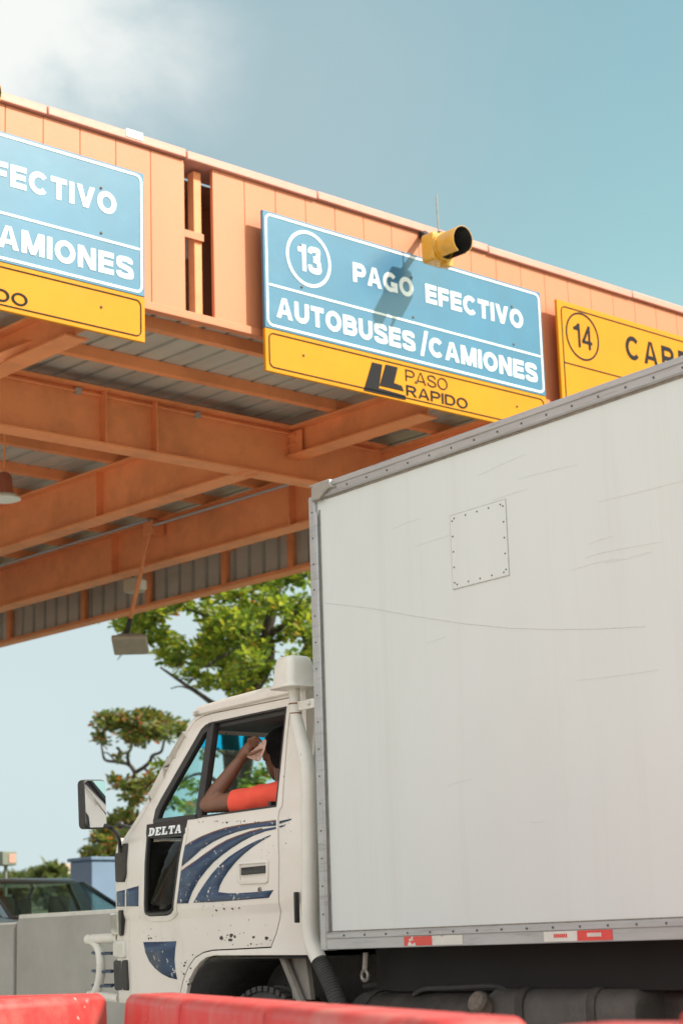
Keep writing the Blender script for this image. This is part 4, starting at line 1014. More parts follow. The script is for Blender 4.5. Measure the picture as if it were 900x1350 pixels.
# bull bar
def bn(x, y, n=.24): return (n, *TLn(x, y, n))
m = MB(); zt = TLn(113, 1237, .24)[1]
top = bn(122, 1238); s_f = top[1]
m.tube(smoothpath([bn(158, 1236), bn(140, 1237), top, (.30, s_f + .07, top[2]), (.45, s_f + .10, top[2]), (NC, s_f + .12, top[2]), (WB - .45, s_f + .1, top[2]), (WB - .24, s_f, top[2]), (WB - .24, 2.15, top[2])]), .026, 12)
m.tube(smoothpath([bn(116, 1238), bn(124, 1241), bn(131, 1252), bn(133.5, 1270), bn(132, 1292), bn(127, 1308), bn(120, 1318)]), .026, 12)
m.tube([bn(158, 1316), bn(118, 1312)], .024, 12)
m.tube([(WB - .24, s_f, top[2]), (WB - .24, s_f - .05, top[2] - .35)], .026, 12)
bb = build_t(m, 'bull_bar', 'cabplain')
for y_ in (1257, 1281, 1300):
    a = bn(131, y_); e = bn(148, y_)
    m = MB(); m.tube(smoothpath([e, (.24, a[1] + .02, a[2]), (.27, a[1] + .12, a[2] + .005), (.40, a[1] + .16, a[2]), (NC, a[1] + .17, a[2]), (WB - .4, a[1] + .16, a[2]), (WB - .27, a[1] + .1, a[2]), (WB - .24, e[1], a[2])]), .008, 8)
    build_t(m, 'guard_rod', 'guard', bb)
# snorkel
pn = .055
def pp(x, y, n=pn): return (n, *TLn(x, y, n))
path = smoothpath([pp(388, 905), pp(388.5, 925), pp(390, 944), pp(397, 975), pp(404, 1003), pp(407, 1030), pp(407.5, 1080), pp(408, 1150), pp(408, 1200), pp(408.5, 1226), pp(412, 1246), pp(421, 1267)])
rads = []
for v in path: rads.append(.026 if v.z > 2.14 else min(.0375, .026 + (2.14 - v.z) * .03))
sn = build_t(MB().tube(path, rads, 20), 'snorkel_pipe', 'cabplain')
hb = pp(388, 905); hs, hz = hb[1], hb[2]
m = MB(); rr_ = []
for w_, zz in ((.096, hz - .012), (.094, hz - .004), (.083, hz + .008), (.076, hz + .08), (.070, hz + .112), (.064, hz + .130), (.052, hz + .139), (.02, hz + .143)):
    rr_.append([(pn + a, hs + b, zz) for a, b in rrect(-w_, w_, -w_, w_, w_ * .46, 5)])
m.loft(rr_); build_t(m, 'snorkel_cap', 'cabplain', sn, smooth=50, bevel=.004)
hose = smoothpath([pp(420.5, 1266), pp(430, 1285), pp(440, 1308), pp(450, 1335)], 14)
build_t(MB().tube(hose, [.036 + .004 * (i % 2) for i in range(len(hose))], 16), 'snorkel_hose', 'rubber', sn, smooth=25)
for (x, y), rr2, mm in (((389.5, 936), .031, 'cabplain'), ((388.6, 928), .029, 'rustline'), ((389.8, 940.5), .029, 'rustline')):
    c = Vector(pp(x, y)); build_t(MB().tube([c - Vector((0, 0, .014 if mm == 'cabplain' else .003)), c + Vector((0, 0, .014 if mm == 'cabplain' else .003))], rr2, 20), 'pipe_clamp', mm, sn)
c = Vector(pp(389, 931)); m = MB(); m.box((pn - .005, c.y - .16, c.z - .025), (pn + .012, c.y - .02, c.z + .02)); m.ball((pn - .006, c.y - .12, c.z), .012, seg=8); build_t(m, 'pipe_bracket', 'cabplain', sn, bevel=.003)
c = pp(400, 1190, .10); m = MB(); m.box((.075, c[1] + .030, c[2] - .09), (.10, c[1] + .045, c[2] + .05)); build_t(m, 'pipe_stay', 'black', sn, bevel=.004)

# ------------------------------------------------------------------ DRIVER (one continuous body), shirt, hair, banknote
def tl3(x, y, n): s_, z_ = TLn(x, y, n); return Vector((n, s_, z_))
class Org:                                   # overlapping tapered limbs fused into one skin
    def __init__(s): s.m = MB()
    def limb(s, a, b, r0, r1, k=7, seg=14):
        a, b = Vector(a), Vector(b)
        for i in range(k + 1):
            t = i / k; s.m.ball(a.lerp(b, t), r0 + (r1 - r0) * t, seg=seg)
    def chain(s, pts, rs, k=6, seg=12):
        for i in range(len(pts) - 1): s.limb(pts[i], pts[i + 1], rs[i], rs[i + 1], k, seg)
    def make(s, name, mt, parent, vox, sm=6):
        o = build_t(s.m, name, mt, parent, smooth=0)
        rm = o.modifiers.new('r', 'REMESH'); rm.mode = 'VOXEL'; rm.voxel_size = vox; rm.use_smooth_shade = True
        sm_ = o.modifiers.new('s', 'SMOOTH'); sm_.iterations = sm; sm_.factor = .5
        dg = bpy.context.evaluated_depsgraph_get(); dg.update()
        me = bpy.data.meshes.new_from_object(o.evaluated_get(dg)); old = o.data
        o.modifiers.clear(); o.data = me; bpy.data.meshes.remove(old)
        if not me.materials: me.materials.append(M[mt])
        me.shade_smooth(); return o
HD = tl3(372, 992, .45); elb = tl3(274, 1061, .15); sho = tl3(372, 1050, .30); wri = tl3(318, 1000, .27); slv = tl3(309, 1059, .19)
per = thing('person', 'driver in a coral red T-shirt resting an elbow on the truck door, banknote in hand', 'person', tuple(TW(.72, .55, 1.28)), -TY)
ROOT[per] = None
pof = Vector((.55, .72, 1.28))               # person's root in truck-local coordinates
fwd = Vector((.35, 1, -.04)).normalized()
side_v = Vector((1, -.35, 0)).normalized()
og = Org()
nk = HD + Vector((.0, -.03, -.14))
og.chain([HD + Vector((0, -.012, .022)), HD + fwd * .022 + Vector((0, 0, -.02)), HD + fwd * .045 + Vector((0, 0, -.085))], [.096, .088, .060])
og.limb(HD + fwd * .095 + Vector((0, 0, -.01)), HD + fwd * .112 + Vector((0, 0, -.03)), .016, .020, 4)      # nose
og.limb(HD + fwd * .082 + side_v * -.03 + Vector((0, 0, -.065)), HD + fwd * .082 + side_v * .03 + Vector((0, 0, -.065)), .018, .018, 4)   # lips
for sg_ in (-1, 1):
    og.limb(HD + side_v * sg_ * .092 + Vector((0, 0, .012)), HD + side_v * sg_ * .090 + Vector((0, 0, -.03)), .020, .014, 4)   # ears
    og.limb(HD + fwd * .085 + side_v * sg_ * .02 + Vector((0, 0, .03)), HD + fwd * .078 + side_v * sg_ * .05 + Vector((0, 0, .028)), .014, .012, 4)   # brow
og.limb(HD + Vector((0, -.025, -.06)), nk + Vector((0, -.02, -.06)), .062, .066)
hip = Vector((.55, .72, 1.36)); chest = Vector((.53, .70, 1.62))
og.limb(hip, chest, .15, .16); og.limb(chest, nk + Vector((0, -.01, -.08)), .15, .07)
shr = Vector((.80, .66, 1.72))
og.limb(sho + Vector((.06, 0, -.0)), shr, .07, .07)
og.chain([sho, sho.lerp(elb, .45), elb], [.066, .056, .043], 9); og.chain([elb, elb.lerp(wri, .3), elb.lerp(wri, .7), wri], [.043, .046, .036, .027], 8)
og.chain([shr, Vector((.86, .95, 1.48)), Vector((.66, 1.24, 1.56))], [.06, .045, .03], 8)
og.limb(Vector((.66, 1.24, 1.56)), Vector((.62, 1.30, 1.60)), .035, .03, 4)
for dx_ in (-.1, .1):
    og.chain([hip + Vector((dx_, 0, 0)), hip + Vector((dx_ * 1.3, .42, .02)), Vector((.55 + dx_ * 1.3, 1.28, 1.10))], [.095, .075, .055], 8)
    og.limb(Vector((.55 + dx_ * 1.3, 1.28, 1.10)), Vector((.55 + dx_ * 1.3, 1.42, 1.09)), .045, .04, 4)
# left hand: palm, four fingers folded over the note, thumb against it
hnd_c = tl3(329, 985, .275)
up_ = (hnd_c - wri).normalized(); knuck = tl3(333, 977, .275)
og.chain([wri, wri.lerp(hnd_c, .55), hnd_c], [.027, .033, .030], 6)
spread = Vector((.9, .1, .1)).normalized()
for i, (xx, yy) in enumerate(((340, 972), (344, 976), (345, 981.5), (343, 987))):
    nn_ = .245 + .016 * i
    base = tl3(328 + i * 1.2, 975 + i * 3.6, nn_ + .005); mid = tl3(337 + i * .5, 971.5 + i * 3.9, nn_ - .016); tip = tl3(xx + 2, yy + 2.5, nn_ + .004)
    og.chain([hnd_c.lerp(base, .5), base, mid, tip], [.012, .0105, .0095, .0078], 5, 10)
og.chain([wri.lerp(hnd_c, .5), tl3(331, 994, .235), tl3(338, 991, .24), tl3(344, 988, .25)], [.014, .0115, .0098, .008], 5, 10)
body = og.make('body', 'skin', None, .006, 5)
oh = Org()
oh.chain([HD + Vector((0, -.018, .032)), HD + fwd * .018 + Vector((0, 0, .028))], [.1, .096], 6, 20)
oh.limb(HD + Vector((0, -.035, -.01)), HD + Vector((0, -.045, -.05)), .090, .072)
hair = oh.make('hair', 'hair', None, .006, 3)
osn = Org()
osn.limb(hip, chest, .168, .178); osn.limb(chest, Vector((.53, .69, 1.72)), .172, .115); osn.limb(sho + Vector((.05, 0, .0)), shr, .083, .083); osn.limb(sho + Vector((.03, 0, .02)), nk + Vector((0, 0, -.055)), .07, .062)
osn.limb(shr + Vector((-.03, 0, .02)), nk + Vector((0, 0, -.055)), .07, .062)
osn.limb(sho, slv, .078, .067, 10, 18); osn.limb(shr, shr.lerp(Vector((.86, .95, 1.48)), .6), .07, .06, 8)
shirt = osn.make('shirt', 'shirt', None, .007, 4)
# cut the cuff clean, and give the cloth some folds
bm = bmesh.new(); bm.from_mesh(shirt.data)
dcu = (slv - sho).normalized()
for v in bm.verts:
    t = (v.co - slv).dot(dcu)
    if t > 0 and (v.co - slv).length < .12: v.co -= dcu * t
    nz_ = noise.noise(Vector((v.co.x * 9, v.co.y * 16, v.co.z * 9)))
    v.co += v.normal * (nz_ * .007 + .004 * noise.noise(Vector((v.co.x * 30 + v.co.y * 22, v.co.y * 8, v.co.z * 24))))
bm.to_mesh(shirt.data); bm.free()
m = MB(); a = tl3(357.5, 1060.5, .205); m.box((a.x - .012, a.y - .014, a.z - .014), (a.x + .03, a.y + .008, a.z + .014)); tgq = build_t(m, 'sleeve_tag', 'black', shirt, bevel=.002)
for o in (body, hair, shirt, tgq):
    o.data.transform(Matrix.Translation(-pof))
for o in (body, hair, shirt): o.parent = per
# banknote
bnq = thing('banknote', 'crumpled pale pink banknote held up in the driver\'s fingers', 'banknote', tuple(TW(*[(lambda v: (v.y, v.x, v.z))(hnd_c)][0])), -TY)
ROOT[bnq] = None
grid = [[(322, 997), (328, 992), (335, 988), (340, 985)], [(330, 1000), (334, 992), (341, 983), (346, 975)], [(336, 1003), (341, 995), (346, 985), (351, 974)], [(342, 1005), (346, 997), (350, 987), (351.5, 977)]]
m = MB(); rows = []
for i, row in enumerate(grid): rows.append([tl3(x, y, .262 + .012 * ((i + j) % 2) - .004 * i) - hnd_c for j, (x, y) in enumerate(row)])
m.loft(rows, closed=False, cap=False)
o = m.build('paper', 'note', None, world=False); o.parent = bnq
ss_ = o.modifiers.new('sub', 'SUBSURF'); ss_.levels = 2; ss_.render_levels = 2
sd = o.modifiers.new('solid', 'SOLIDIFY'); sd.thickness = .0012

# ------------------------------------------------------------------ RED BARRIERS
def barrier(label, p0, p1, h=.86, caps=False):
    p0, p1 = Vector((*p0, 0)), Vector((*p1, 0)); d = p1 - p0; Ln = d.length; rz = math.atan2(d.y, d.x)
    r = thing('plastic_barrier', label, 'barrier', tuple((p0 + p1) / 2), rz, group='red plastic lane barriers')
    hl = Ln / 2
    m = MB(); rings_ = []
    prof_ = [(.24, 0), (.24, .12), (.17, .34), (.115, .40), (.105, h * .82), (.095, h - .02), (.075, h)]
    xs = [-hl, -hl + .03]; k = -hl + .25
    while k < hl - .2:
        xs += [k - .05, k - .035, k + .035, k + .05]; k += .5
    xs += [hl - .03, hl]; xs.sort()
    for i, x_ in enumerate(xs):
        end = i in (0, len(xs) - 1)
        inset = .015 if end else 0
        rib = .009 if any(abs(x_ - (-hl + .25 + 1.0 * kk)) < .04 for kk in range(20)) else 0
        inset += rib
        rings_.append([(x_, (w_ - inset), z_ - (.012 if end and z_ > .5 else 0)) for w_, z_ in prof_] + [(x_, -(w_ - inset), z_ - (.012 if end and z_ > .5 else 0)) for w_, z_ in prof_[::-1]])
    m.loft(rings_); body_ = m.build('shell', 'red', r, world=False, smooth=30, bevel=.010, bseg=3)
    for x_ in ((-hl + .25, hl - .25) if caps else ()):
        m = MB(); m.loft([[(x_ + r_ * math.cos(k * math.pi / 8), r_ * math.sin(k * math.pi / 8), zz) for k in range(16)] for r_, zz in ((.05, h - .01), (.05, h + .014), (.042, h + .018))])
        m.build('filler_cap', 'red', r, world=False, bevel=.003)
    m = MB()
    m.box((-hl - .045, -.06, .1), (-hl, .06, h - .16)); m.build('coupling_tongue', 'red', r, world=False, bevel=.01)
    return r
def ontop(x, y, z): p = onZ(x, y, z); return (p.x, p.y)
Hb = .86
a = ontop(200, 1309, Hb); b_ = ontop(640, 1342, Hb)
barrier('long red plastic barrier in front of the truck wheel and tank', b_, a)
a = ontop(94, 1312, Hb); dA = Vector((1.0, .22)).normalized()
barrier('bright red plastic barrier cut off by the left edge, in front of the concrete wall', (a[0] - dA.x * 2.0, a[1] - dA.y * 2.0 + .0), (a[0] - .0, a[1]))
a = ontop(155, 1309, Hb); dA = Vector((.62, .78))
barrier('darker red plastic barrier end between the left-edge barrier and the white bull bar', (a[0] - .05, a[1] + .05), (a[0] - .05 - 1.2 * .55 , a[1] + .05 + 1.2 * .95))
a = ontop(752, 1348, Hb + .02); b_ = ontop(930, 1349, Hb + .02)
dv_ = (Vector(b_) - Vector(a)).normalized()
barrier('red barrier showing only its capped top at the lower right corner', (a[0] + dv_.x * 1.5, a[1] + dv_.y * 1.5), a, h=.878, caps=True)

# ------------------------------------------------------------------ BEHIND: wall, car, booth, post box
Xw = 8.95
ew = onX(22, 1210, Xw); zw = onX(90, 1204, Xw).z
m = MB(); y0_, y1_ = 6.0, ew.y
prw = [(-.0, 0), (0, .12), (.0, zw - .05), (.03, zw), (.22, zw), (.25, zw - .05), (.25, 0)]
m.loft([[(Xw + a, y_, b) for a, b in prw] for y_ in (y0_, y1_)])
wl = m.build('concrete_wall', 'concrete', bevel=.015, bseg=3)
MB().box((Xw + .018, y0_, zw - .04), (Xw + .235, y1_ - .002, zw + .012)).build('coping', 'pale', wl, bevel=.012, bseg=3)
tag(wl, 'grey concrete barrier wall with pale top between truck front and car', 'wall', 'concrete lane walls')
m = MB(); m.loft([[(Xw - .35 * t + a, y1_ + .05 + 3.5 * t, b - .05) for a, b in prw] for t in (0, 1)])
wl = m.build('concrete_wall', 'concrete', bevel=.015, bseg=3)
tag(wl, 'further grey concrete wall section meeting the frame\'s left edge', 'wall', 'concrete lane walls')
# blue booth block
bc = onY(121, 1165, 24.0)
bt = at(121, 1134, 27.0); bz = bt.z
bth = thing('toll_kiosk', 'blue-grey box kiosk standing behind the truck mirror bracket', 'kiosk', (bt.x + .8, bt.y + .4, .0))
MB().box((bt.x, bt.y, .35), (bt.x + 1.6, bt.y + .55, bz)).build('body', 'booth', bth, bevel=.02)
MB().box((bt.x - .03, bt.y - .03, bz), (bt.x + 1.63, bt.y + .58, bz + .05)).build('roof_slab', 'booth', bth, bevel=.01)
MB().box((bt.x + .9, bt.y - .012, 1.0), (bt.x + 1.4, bt.y + .01, 1.7)).build('window', 'carglass', bth, bevel=.004)
# parked car seen over the wall
cp = at(30, 1200, 21.0)
car = thing('parked_car', 'dark blue-grey sedan behind the concrete wall at the left edge', 'car', (cp.x, cp.y, .40), R(0))
cs = 1.0
carM = Matrix.Translation((at(70, 1204, 21.5).x, at(70, 1204, 21.5).y, .40)) @ Matrix.Rotation(R(-4), 4, 'Z')
def cy(pts, w_, name, mm, parent=None, tumble=0, zb=0, bev=.04):     # car section: polygon (along, z) across width
    m = MB(); lo = [( -w_ / 2 + tumble * max(0, z_ - zb), y_, z_) for y_, z_ in pts]; hi = [(w_ / 2 - tumble * max(0, z_ - zb), y_, z_) for y_, z_ in pts]
    m.hexa(lo, hi); m.b.transform(carM); return m.build(name, mm, parent or car, bevel=bev, bseg=3)
# y = forward (away from the tail); tail at y=-1.1
cbody = cy([(-1.10, .35), (-1.12, .62), (-1.06, .92), (-.95, .99), (-.25, 1.03), (.6, 1.0), (2.1, .95), (2.9, .88), (3.4, .66), (3.42, .35)], 1.74, 'body', 'carpaint', tumble=.12, zb=.6)
hw = lambda z_: .82 - .42 * (z_ - .98)
def cpoly(ya, za, yb, zb_, wd=.05):                       # a bar along the glasshouse side
    return ya, za, yb, zb_, wd
m = MB(); m.hexa([(-hw(1.42), .42, 1.40), (hw(1.42), .42, 1.40), (hw(1.42), 1.62, 1.40), (-hw(1.42), 1.62, 1.40)], [(-hw(1.47) + .06, .55, 1.47), (hw(1.47) - .06, .55, 1.47), (hw(1.47) - .06, 1.45, 1.47), (-hw(1.47) + .06, 1.45, 1.47)])
m.b.transform(carM); m.build('roof', 'carpaint', cbody, bevel=.03, bseg=3)
for sgn in (-1, 1):
    for ya, za, yb, zb_, wd in ((-.42, 1.0, .45, 1.42, .16), (.68, 1.0, .74, 1.42, .09), (2.35, .95, 1.58, 1.42, .07)):
        m = MB(); A = [(sgn * (hw(z_) - .03), y_, z_) for y_, z_ in ((ya - wd / 2, za), (ya + wd / 2, za), (yb + wd / 2, zb_), (yb - wd / 2, zb_))]
        m.hexa(A, [(x_ + sgn * .035, y_, z_) for x_, y_, z_ in A]); m.b.transform(carM); m.build('pillar', 'carpaint', cbody, bevel=.008)
    for pts, nm in (([(-.30, 1.03), (.42, 1.39), (.70, 1.40), (.64, 1.02)], 'rear_side_window'), ([(.72, 1.02), (.78, 1.40), (1.5, 1.40), (2.2, 1.0)], 'front_side_window')):
        m = MB(); A = [(sgn * (hw(z_) - .012), y_, z_) for y_, z_ in pts]; m.hexa(A, [(x_ - sgn * .006, y_, z_) for x_, y_, z_ in A]); m.b.transform(carM); m.build(nm, 'carpane', car, smooth=0)
    for yy in (.45, 1.35):
        m = MB(); m.box((sgn * .36 - .13, yy, 1.0), (sgn * .36 + .13, yy + .1, 1.26)); m.b.transform(carM); m.build('headrest', 'seat', car, bevel=.04, bseg=3)
for nm, A, nv in (('rear_screen', [(-.70, -.36, 1.025), (.70, -.36, 1.025), (.58, .44, 1.41), (-.58, .44, 1.41)], (0, -.46, .88)), ('windscreen', [(-.70, 2.28, .985), (.70, 2.28, .985), (.58, 1.6, 1.41), (-.58, 1.6, 1.41)], (0, .5, .85))):
    m = MB(); nrm = Vector(nv).normalized() * .004
    m.hexa([Vector(a) - nrm for a in A], [Vector(a) + nrm for a in A]); m.b.transform(carM); m.build(nm, 'carpane', car, smooth=0)
for sgn in (-1, 1):
    m = MB(); m.box((sgn * .72 - .13, -1.125, .74), (sgn * .72 + .13, -1.04, .93)); m.b.transform(carM); m.build('tail_light', 'tail', car, bevel=.02)
    for yy in (-.35, 2.55):
        m = MB(); m.tube([(sgn * .84, yy, .31), (sgn * .62, yy, .31)], .31, 28); m.b.transform(carM); w0 = m.build('wheel', 'rubber', car, bevel=.03)
        m = MB(); m.tube([(sgn * .852, yy, .31), (sgn * .80, yy, .31)], .2, 24); m.b.transform(carM); m.build('rim', 'steel', w0, bevel=.01)
m = MB(); m.tube([(-.05, -1.085, .93), (-.05, -1.075, .99)], .008, 6); m.tube([(.05, -1.085, .93), (.05, -1.075, .99)], .008, 6); m.tube([(-.05, -1.08, .96), (.05, -1.08, .96)], .008, 6); m.b.transform(carM); m.build('emblem', 'chrome', car)
# small device on a post behind the car
dp = at(8, 1133, 30)
dev = thing('post_lamp', 'small grey-green box lamp on a post above the dark car', 'lamp', (dp.x, dp.y, .3))
MB().tube([(dp.x, dp.y, .3), (dp.x, dp.y, dp.z - .08)], .03, 10).build('post', 'greybox', dev)
m = MB(); m.box((dp.x - .14, dp.y - .12, dp.z - .1), (dp.x + .13, dp.y + .12, dp.z + .12)); m.build('housing', 'greybox', dev, bevel=.015)
MB().box((dp.x - .02, dp.y - .128, dp.z - .06), (dp.x + .11, dp.y - .11, dp.z + .08)).build('lamp_face', 'pinkwall', dev, bevel=.004)

# ------------------------------------------------------------------ TREES
def leaf(mb, c, d, up, L_, w_):
    """one obovate leaf, folded along its midrib"""
    d = d.normalized(); s_ = d.cross(up)
    if s_.length < .05: s_ = d.cross(Vector((1, 0, .2)))
    s_.normalize(); n_ = s_.cross(d)
    p = [c, c + d * L_ * .35 + s_ * w_ * .32 + n_ * w_ * .14, c + d * L_ * .75 + s_ * w_ * .5 + n_ * w_ * .2, c + d * L_, c + d * L_ * .75 - s_ * w_ * .5 + n_ * w_ * .2, c + d * L_ * .35 - s_ * w_ * .32 + n_ * w_ * .14, c + d * L_ * .55]
    v = mb.v(*p)
    mb.face([v[0], v[1], v[2], v[6]]); mb.face([v[6], v[2], v[3]]); mb.face([v[6], v[3], v[4]]); mb.face([v[0], v[6], v[4], v[5]])
def rosette(mb, rg, c, L_, n):
    ax = Vector((rg.gauss(0, .5), rg.gauss(0, .5), 1)).normalized()
    a0 = rg.random() * 6.28
    u = ax.orthogonal().normalized(); w = ax.cross(u)
    for i in range(n):
        a = a0 + i * 2.4
        el = rg.uniform(-.35, .6)
        d = (u * math.cos(a) + w * math.sin(a)) * math.cos(el) + ax * math.sin(el)
        leaf(mb, c + d * L_ * .12, d, ax, L_ * rg.uniform(.65, 1.15), L_ * rg.uniform(.40, .55))
def tree(name, label, depth, limbs, clumps, lm, leafL, rseed, base_px, dspread, per=10, nper=7, group='almond trees beyond the plaza'):
    rg = random.Random(rseed); base = at(*base_px, depth)
    base = Vector((base.x, base.y, 0))
    t = thing(name, label, 'tree', tuple(base), group=group)
    tr = MB(); pxm = F / depth
    for pts, r0, r1, do in limbs:
        k = len(pts); ps = []
        for i, (x, y) in enumerate(pts): ps.append(at(x, y, depth + do * i / max(1, k - 1)))
        ps = smoothpath(ps, 4); n_ = len(ps)
        tr.tube(ps, [(r0 + (r1 - r0) * i / (n_ - 1)) / pxm for i in range(n_)], 8)
    cr = MB()
    for x, y, r_, cnt in clumps:
        cd_ = depth + rg.uniform(-1, 1) * dspread
        for i in range(cnt):
            a = rg.random() * 6.283; rr = math.sqrt(rg.random()) * r_
            p = at(x + rr * math.cos(a), y + rr * .7 * math.sin(a), cd_ + rg.gauss(0, r_ / pxm * .7))
            rosette(cr, rg, p, leafL, rg.randint(nper - 2, nper + 2))
            if rg.random() < .4:
                c_ = at(x, y + r_ * .3, cd_); tr.tube([c_, c_.lerp(p, .5) + Vector((0, 0, -.05)), p], [1.0 / pxm, .7 / pxm, .4 / pxm], 4)
    tr.build('trunk', 'bark', t, smooth=60); cr.build('crown', lm, t, smooth=0, recalc=False)
    return t
b3 = lambda x, y: (90 + x / 4.737, 930 + y / 4.737)
limbs = [([b3(220, 1500), b3(300, 940), b3(350, 790), b3(385, 680), b3(410, 580), b3(403, 480), b3(418, 420)], 6, 2.6, 0),
         ([b3(418, 420), b3(380, 370), b3(300, 352), b3(232, 340), b3(214, 280), b3(205, 220)], 3, 1.2, 1.5),
         ([b3(380, 370), b3(372, 310), b3(395, 260), b3(385, 190)], 2.6, 1.2, -1.2),
         ([b3(418, 420), b3(470, 388), b3(510, 352), b3(528, 312), b3(580, 290), b3(598, 230), b3(622, 170)], 3, 1.3, -1.5),
         ([b3(470, 390), b3(515, 425), b3(530, 470)], 2, 1, 1.0), ([b3(300, 352), b3(250, 300), b3(220, 295)], 1.4, .7, .4),
         ([b3(410, 560), b3(350, 520), b3(300, 490), b3(240, 430)], 2, .8, 1), ([b3(380, 690), b3(300, 760), b3(220, 800), b3(160, 830)], 3, 1.2, 1),
         ([b3(350, 790), b3(420, 700), b3(440, 660)], 3, 1.2, -1), ([b3(310, 930), b3(220, 920), b3(120, 930)], 3, 1.2, .5),
         ([b3(528, 312), b3(560, 360), b3(600, 380)], 1.2, .6, .5)]
cl = [(220, 100, 50), (290, 95, 60), (350, 110, 50), (420, 95, 60), (490, 90, 60), (550, 110, 60), (610, 120, 60), (670, 150, 55), (700, 150, 40), (430, 185, 60), (520, 170, 60), (370, 190, 50), (440, 230, 35), (215, 200, 35), (225, 225, 25), (330, 320, 22), (590, 180, 50), (560, 90, 40), (250, 130, 40),
      (300, 490, 40), (380, 510, 50), (440, 515, 50), (500, 480, 45), (400, 575, 40), (440, 590, 35), (525, 460, 35), (280, 740, 55), (220, 800, 50), (190, 830, 40), (330, 710, 50), (370, 690, 40), (280, 850, 50), (340, 820, 50), (150, 920, 45), (220, 930, 50), (300, 900, 60), (110, 930, 30), (340, 940, 60), (250, 780, 40), (390, 720, 40)]
cl2 = [(*b3(x, y), r_ / 4.737 * 1.3, max(4, int(r_ * r_ / 105))) for x, y, r_ in cl]
tree('almond_tree', 'sparse crooked tree with reddish leaves left of the truck windshield', 52, limbs, cl2, 'leafred', .225, 5, (150, 1258), 2.6, nper=5)
b2 = lambda x, y: (100 + x / 2.727, 750 + y / 2.727)
limbs = [([(322, 1300), (318, 1180), (312, 1060), (306, 1000), (304, 960), (318, 925), (345, 890), (354, 860), (352, 835), (360, 800), (372, 740)], 15, 6, 0),
         ([(312, 1060), (326, 1010), (329, 965), (350, 930), (390, 880), (420, 820)], 9, 4, -2),
         ([(327, 917), (290, 930), (262, 914), (235, 896), (212, 880)], 5, 1.5, 2), ([(352, 850), (320, 830), (282, 815), (240, 800), (190, 795), (160, 815)], 5, 1.5, 1),
         ([(354, 860), (330, 850), (300, 862), (270, 880)], 4, 1.2, -2), ([(360, 800), (330, 780), (300, 760), (260, 740)], 4, 1.5, 2), ([(354, 840), (390, 810), (420, 780)], 4, 2, -1),
         ([(312, 1060), (285, 1030), (262, 1020), (240, 1030)], 4, 1.2, 1), ([(306, 1000), (280, 985), (265, 990)], 3, 1.2, -1), ([(262, 914), (240, 905), (225, 908)], 1.4, .6, 0), ([(190, 795), (168, 850), (155, 870)], 1.5, .5, 0)]
rg = random.Random(11); cl = []
edge = [(150, 815), (162, 830), (185, 812), (200, 850), (215, 868), (233, 880), (250, 898), (268, 908), (282, 900)]
for x, y in edge: cl.append((x, y - 6, 11, 8))
for k in range(170):
    x = rg.uniform(165, 430); y = rg.uniform(730, 905)
    ymax = 815 + (x - 150) * .72
    if y > ymax - 10: continue
    if rg.random() < .18: continue
    cl.append((x, y, rg.uniform(11, 22), rg.randint(7, 11)))
for x, y, r_, c_ in ((240, 1035, 11, 5), (262, 1040, 10, 5), (274, 998, 9, 4), (300, 1045, 12, 6), (335, 1035, 12, 7), (345, 1020, 11, 6), (295, 962, 11, 6), (312, 952, 12, 7), (335, 958, 12, 7), (356, 955, 13, 8), (225, 1060, 12, 7), (250, 1065, 12, 7), (335, 1055, 14, 9), (215, 1010, 8, 4), (275, 960, 12, 8)):
    cl.append((x, y, r_, c_))
tree('almond_tree', 'broad leafy green tree behind the cab roof under the canopy edge', 40, limbs, cl, 'leaf', .225, 21, (325, 1250), 3.2, nper=7)
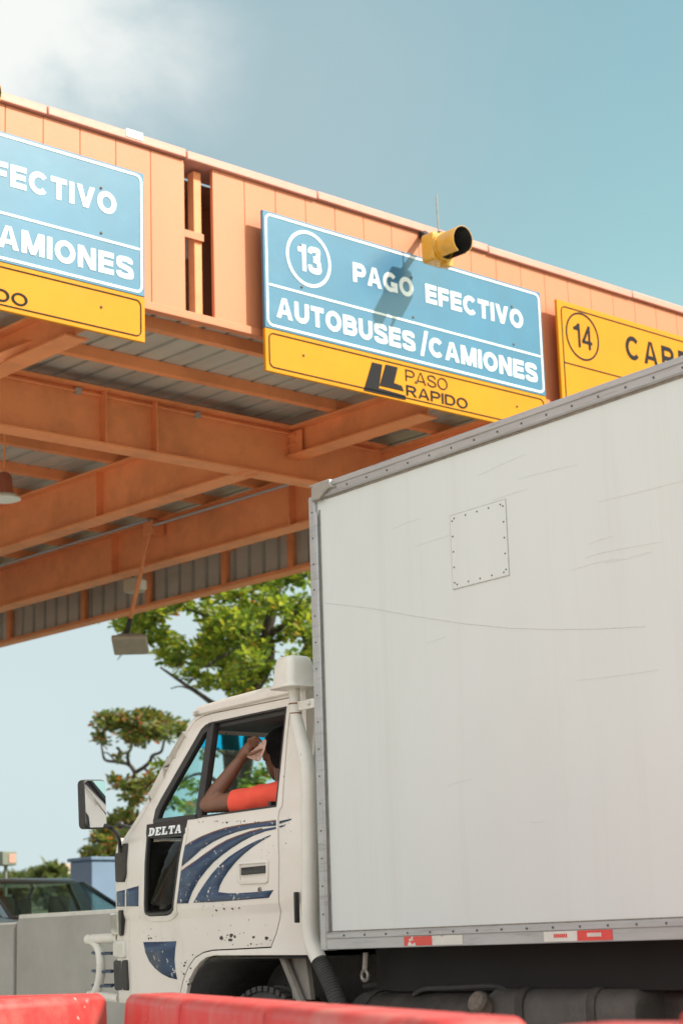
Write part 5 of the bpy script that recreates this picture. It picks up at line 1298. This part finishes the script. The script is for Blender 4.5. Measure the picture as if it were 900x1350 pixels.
# distant trees and houses on the rise
rg = random.Random(4)
def far_tree(x, ytop, ybot, depth, w_, label, kind='bushy_tree'):
    b_ = at(x, ybot, depth); tpz = at(x, ytop, depth).z; zb_ = gz(math.hypot(b_.x, b_.y), 0)
    t = thing(kind, label, 'tree', (b_.x, b_.y, zb_), group='distant trees on the rise')
    m = MB(); m.tube([(b_.x, b_.y, zb_ - .3), (b_.x + .1, b_.y, (zb_ + tpz) / 2), (b_.x, b_.y, tpz - .3)], [.3, .22, .08], 7); m.build('trunk', 'bark', t)
    m = MB(); n_ = 70; hh = tpz - zb_
    for i in range(n_):
        a = rg.random() * 6.283; u = rg.random(); rr = w_ * math.sqrt(rg.random()) * math.sin(math.pi * min(.95, .18 + u * .8))
        rosette(m, rg, Vector((b_.x + rr * math.cos(a), b_.y + rr * math.sin(a), zb_ + hh * (.2 + .78 * u))), 1.1, 6)
    m.build('crown', 'leaffar', t, smooth=0, recalc=False)
    return t
far_tree(66, 1143, 1175, 150, 1.5, 'tallest distant tree, above the car boot and left of the kiosk')
far_tree(42, 1153, 1182, 175, 2.2, 'wide low tree directly over the car roof')
far_tree(20, 1155, 1185, 170, 2.6, 'round bush tree behind the post lamp')
far_tree(76, 1165, 1190, 140, 1.6, 'low bush in the gap between car and kiosk')
for x, y, depth, w_, lab in ((84, 1186, 230, 2.6, 'cream distant house beside the blue kiosk'),):
    p = at(x, y, depth); zb_ = gz(math.hypot(p.x, p.y), 0)
    h_ = thing('house', lab, 'house', (p.x, p.y, zb_), R(20), group='distant houses')
    m = MB(); m.box((-w_, -2, -.5), (w_, 2, 2.7)); m.build('wall', 'wallcream', h_, world=False, smooth=0)
    m = MB(); m.hexa([(-w_ - .3, -2.3, 2.7), (w_ + .3, -2.3, 2.7), (w_ + .3, 2.3, 2.7), (-w_ - .3, 2.3, 2.7)], [(-w_ + .6, -.1, 3.6), (w_ - .6, -.1, 3.6), (w_ - .6, .1, 3.6), (-w_ + .6, .1, 3.6)]); m.build('roof', 'tanroof', h_, world=False, smooth=0)
    for k in (-.5, .5): MB().box((w_ * k - .4, -2.02, .9), (w_ * k + .4, -1.98, 1.9)).build('window', 'carglass', h_, world=False, smooth=0)
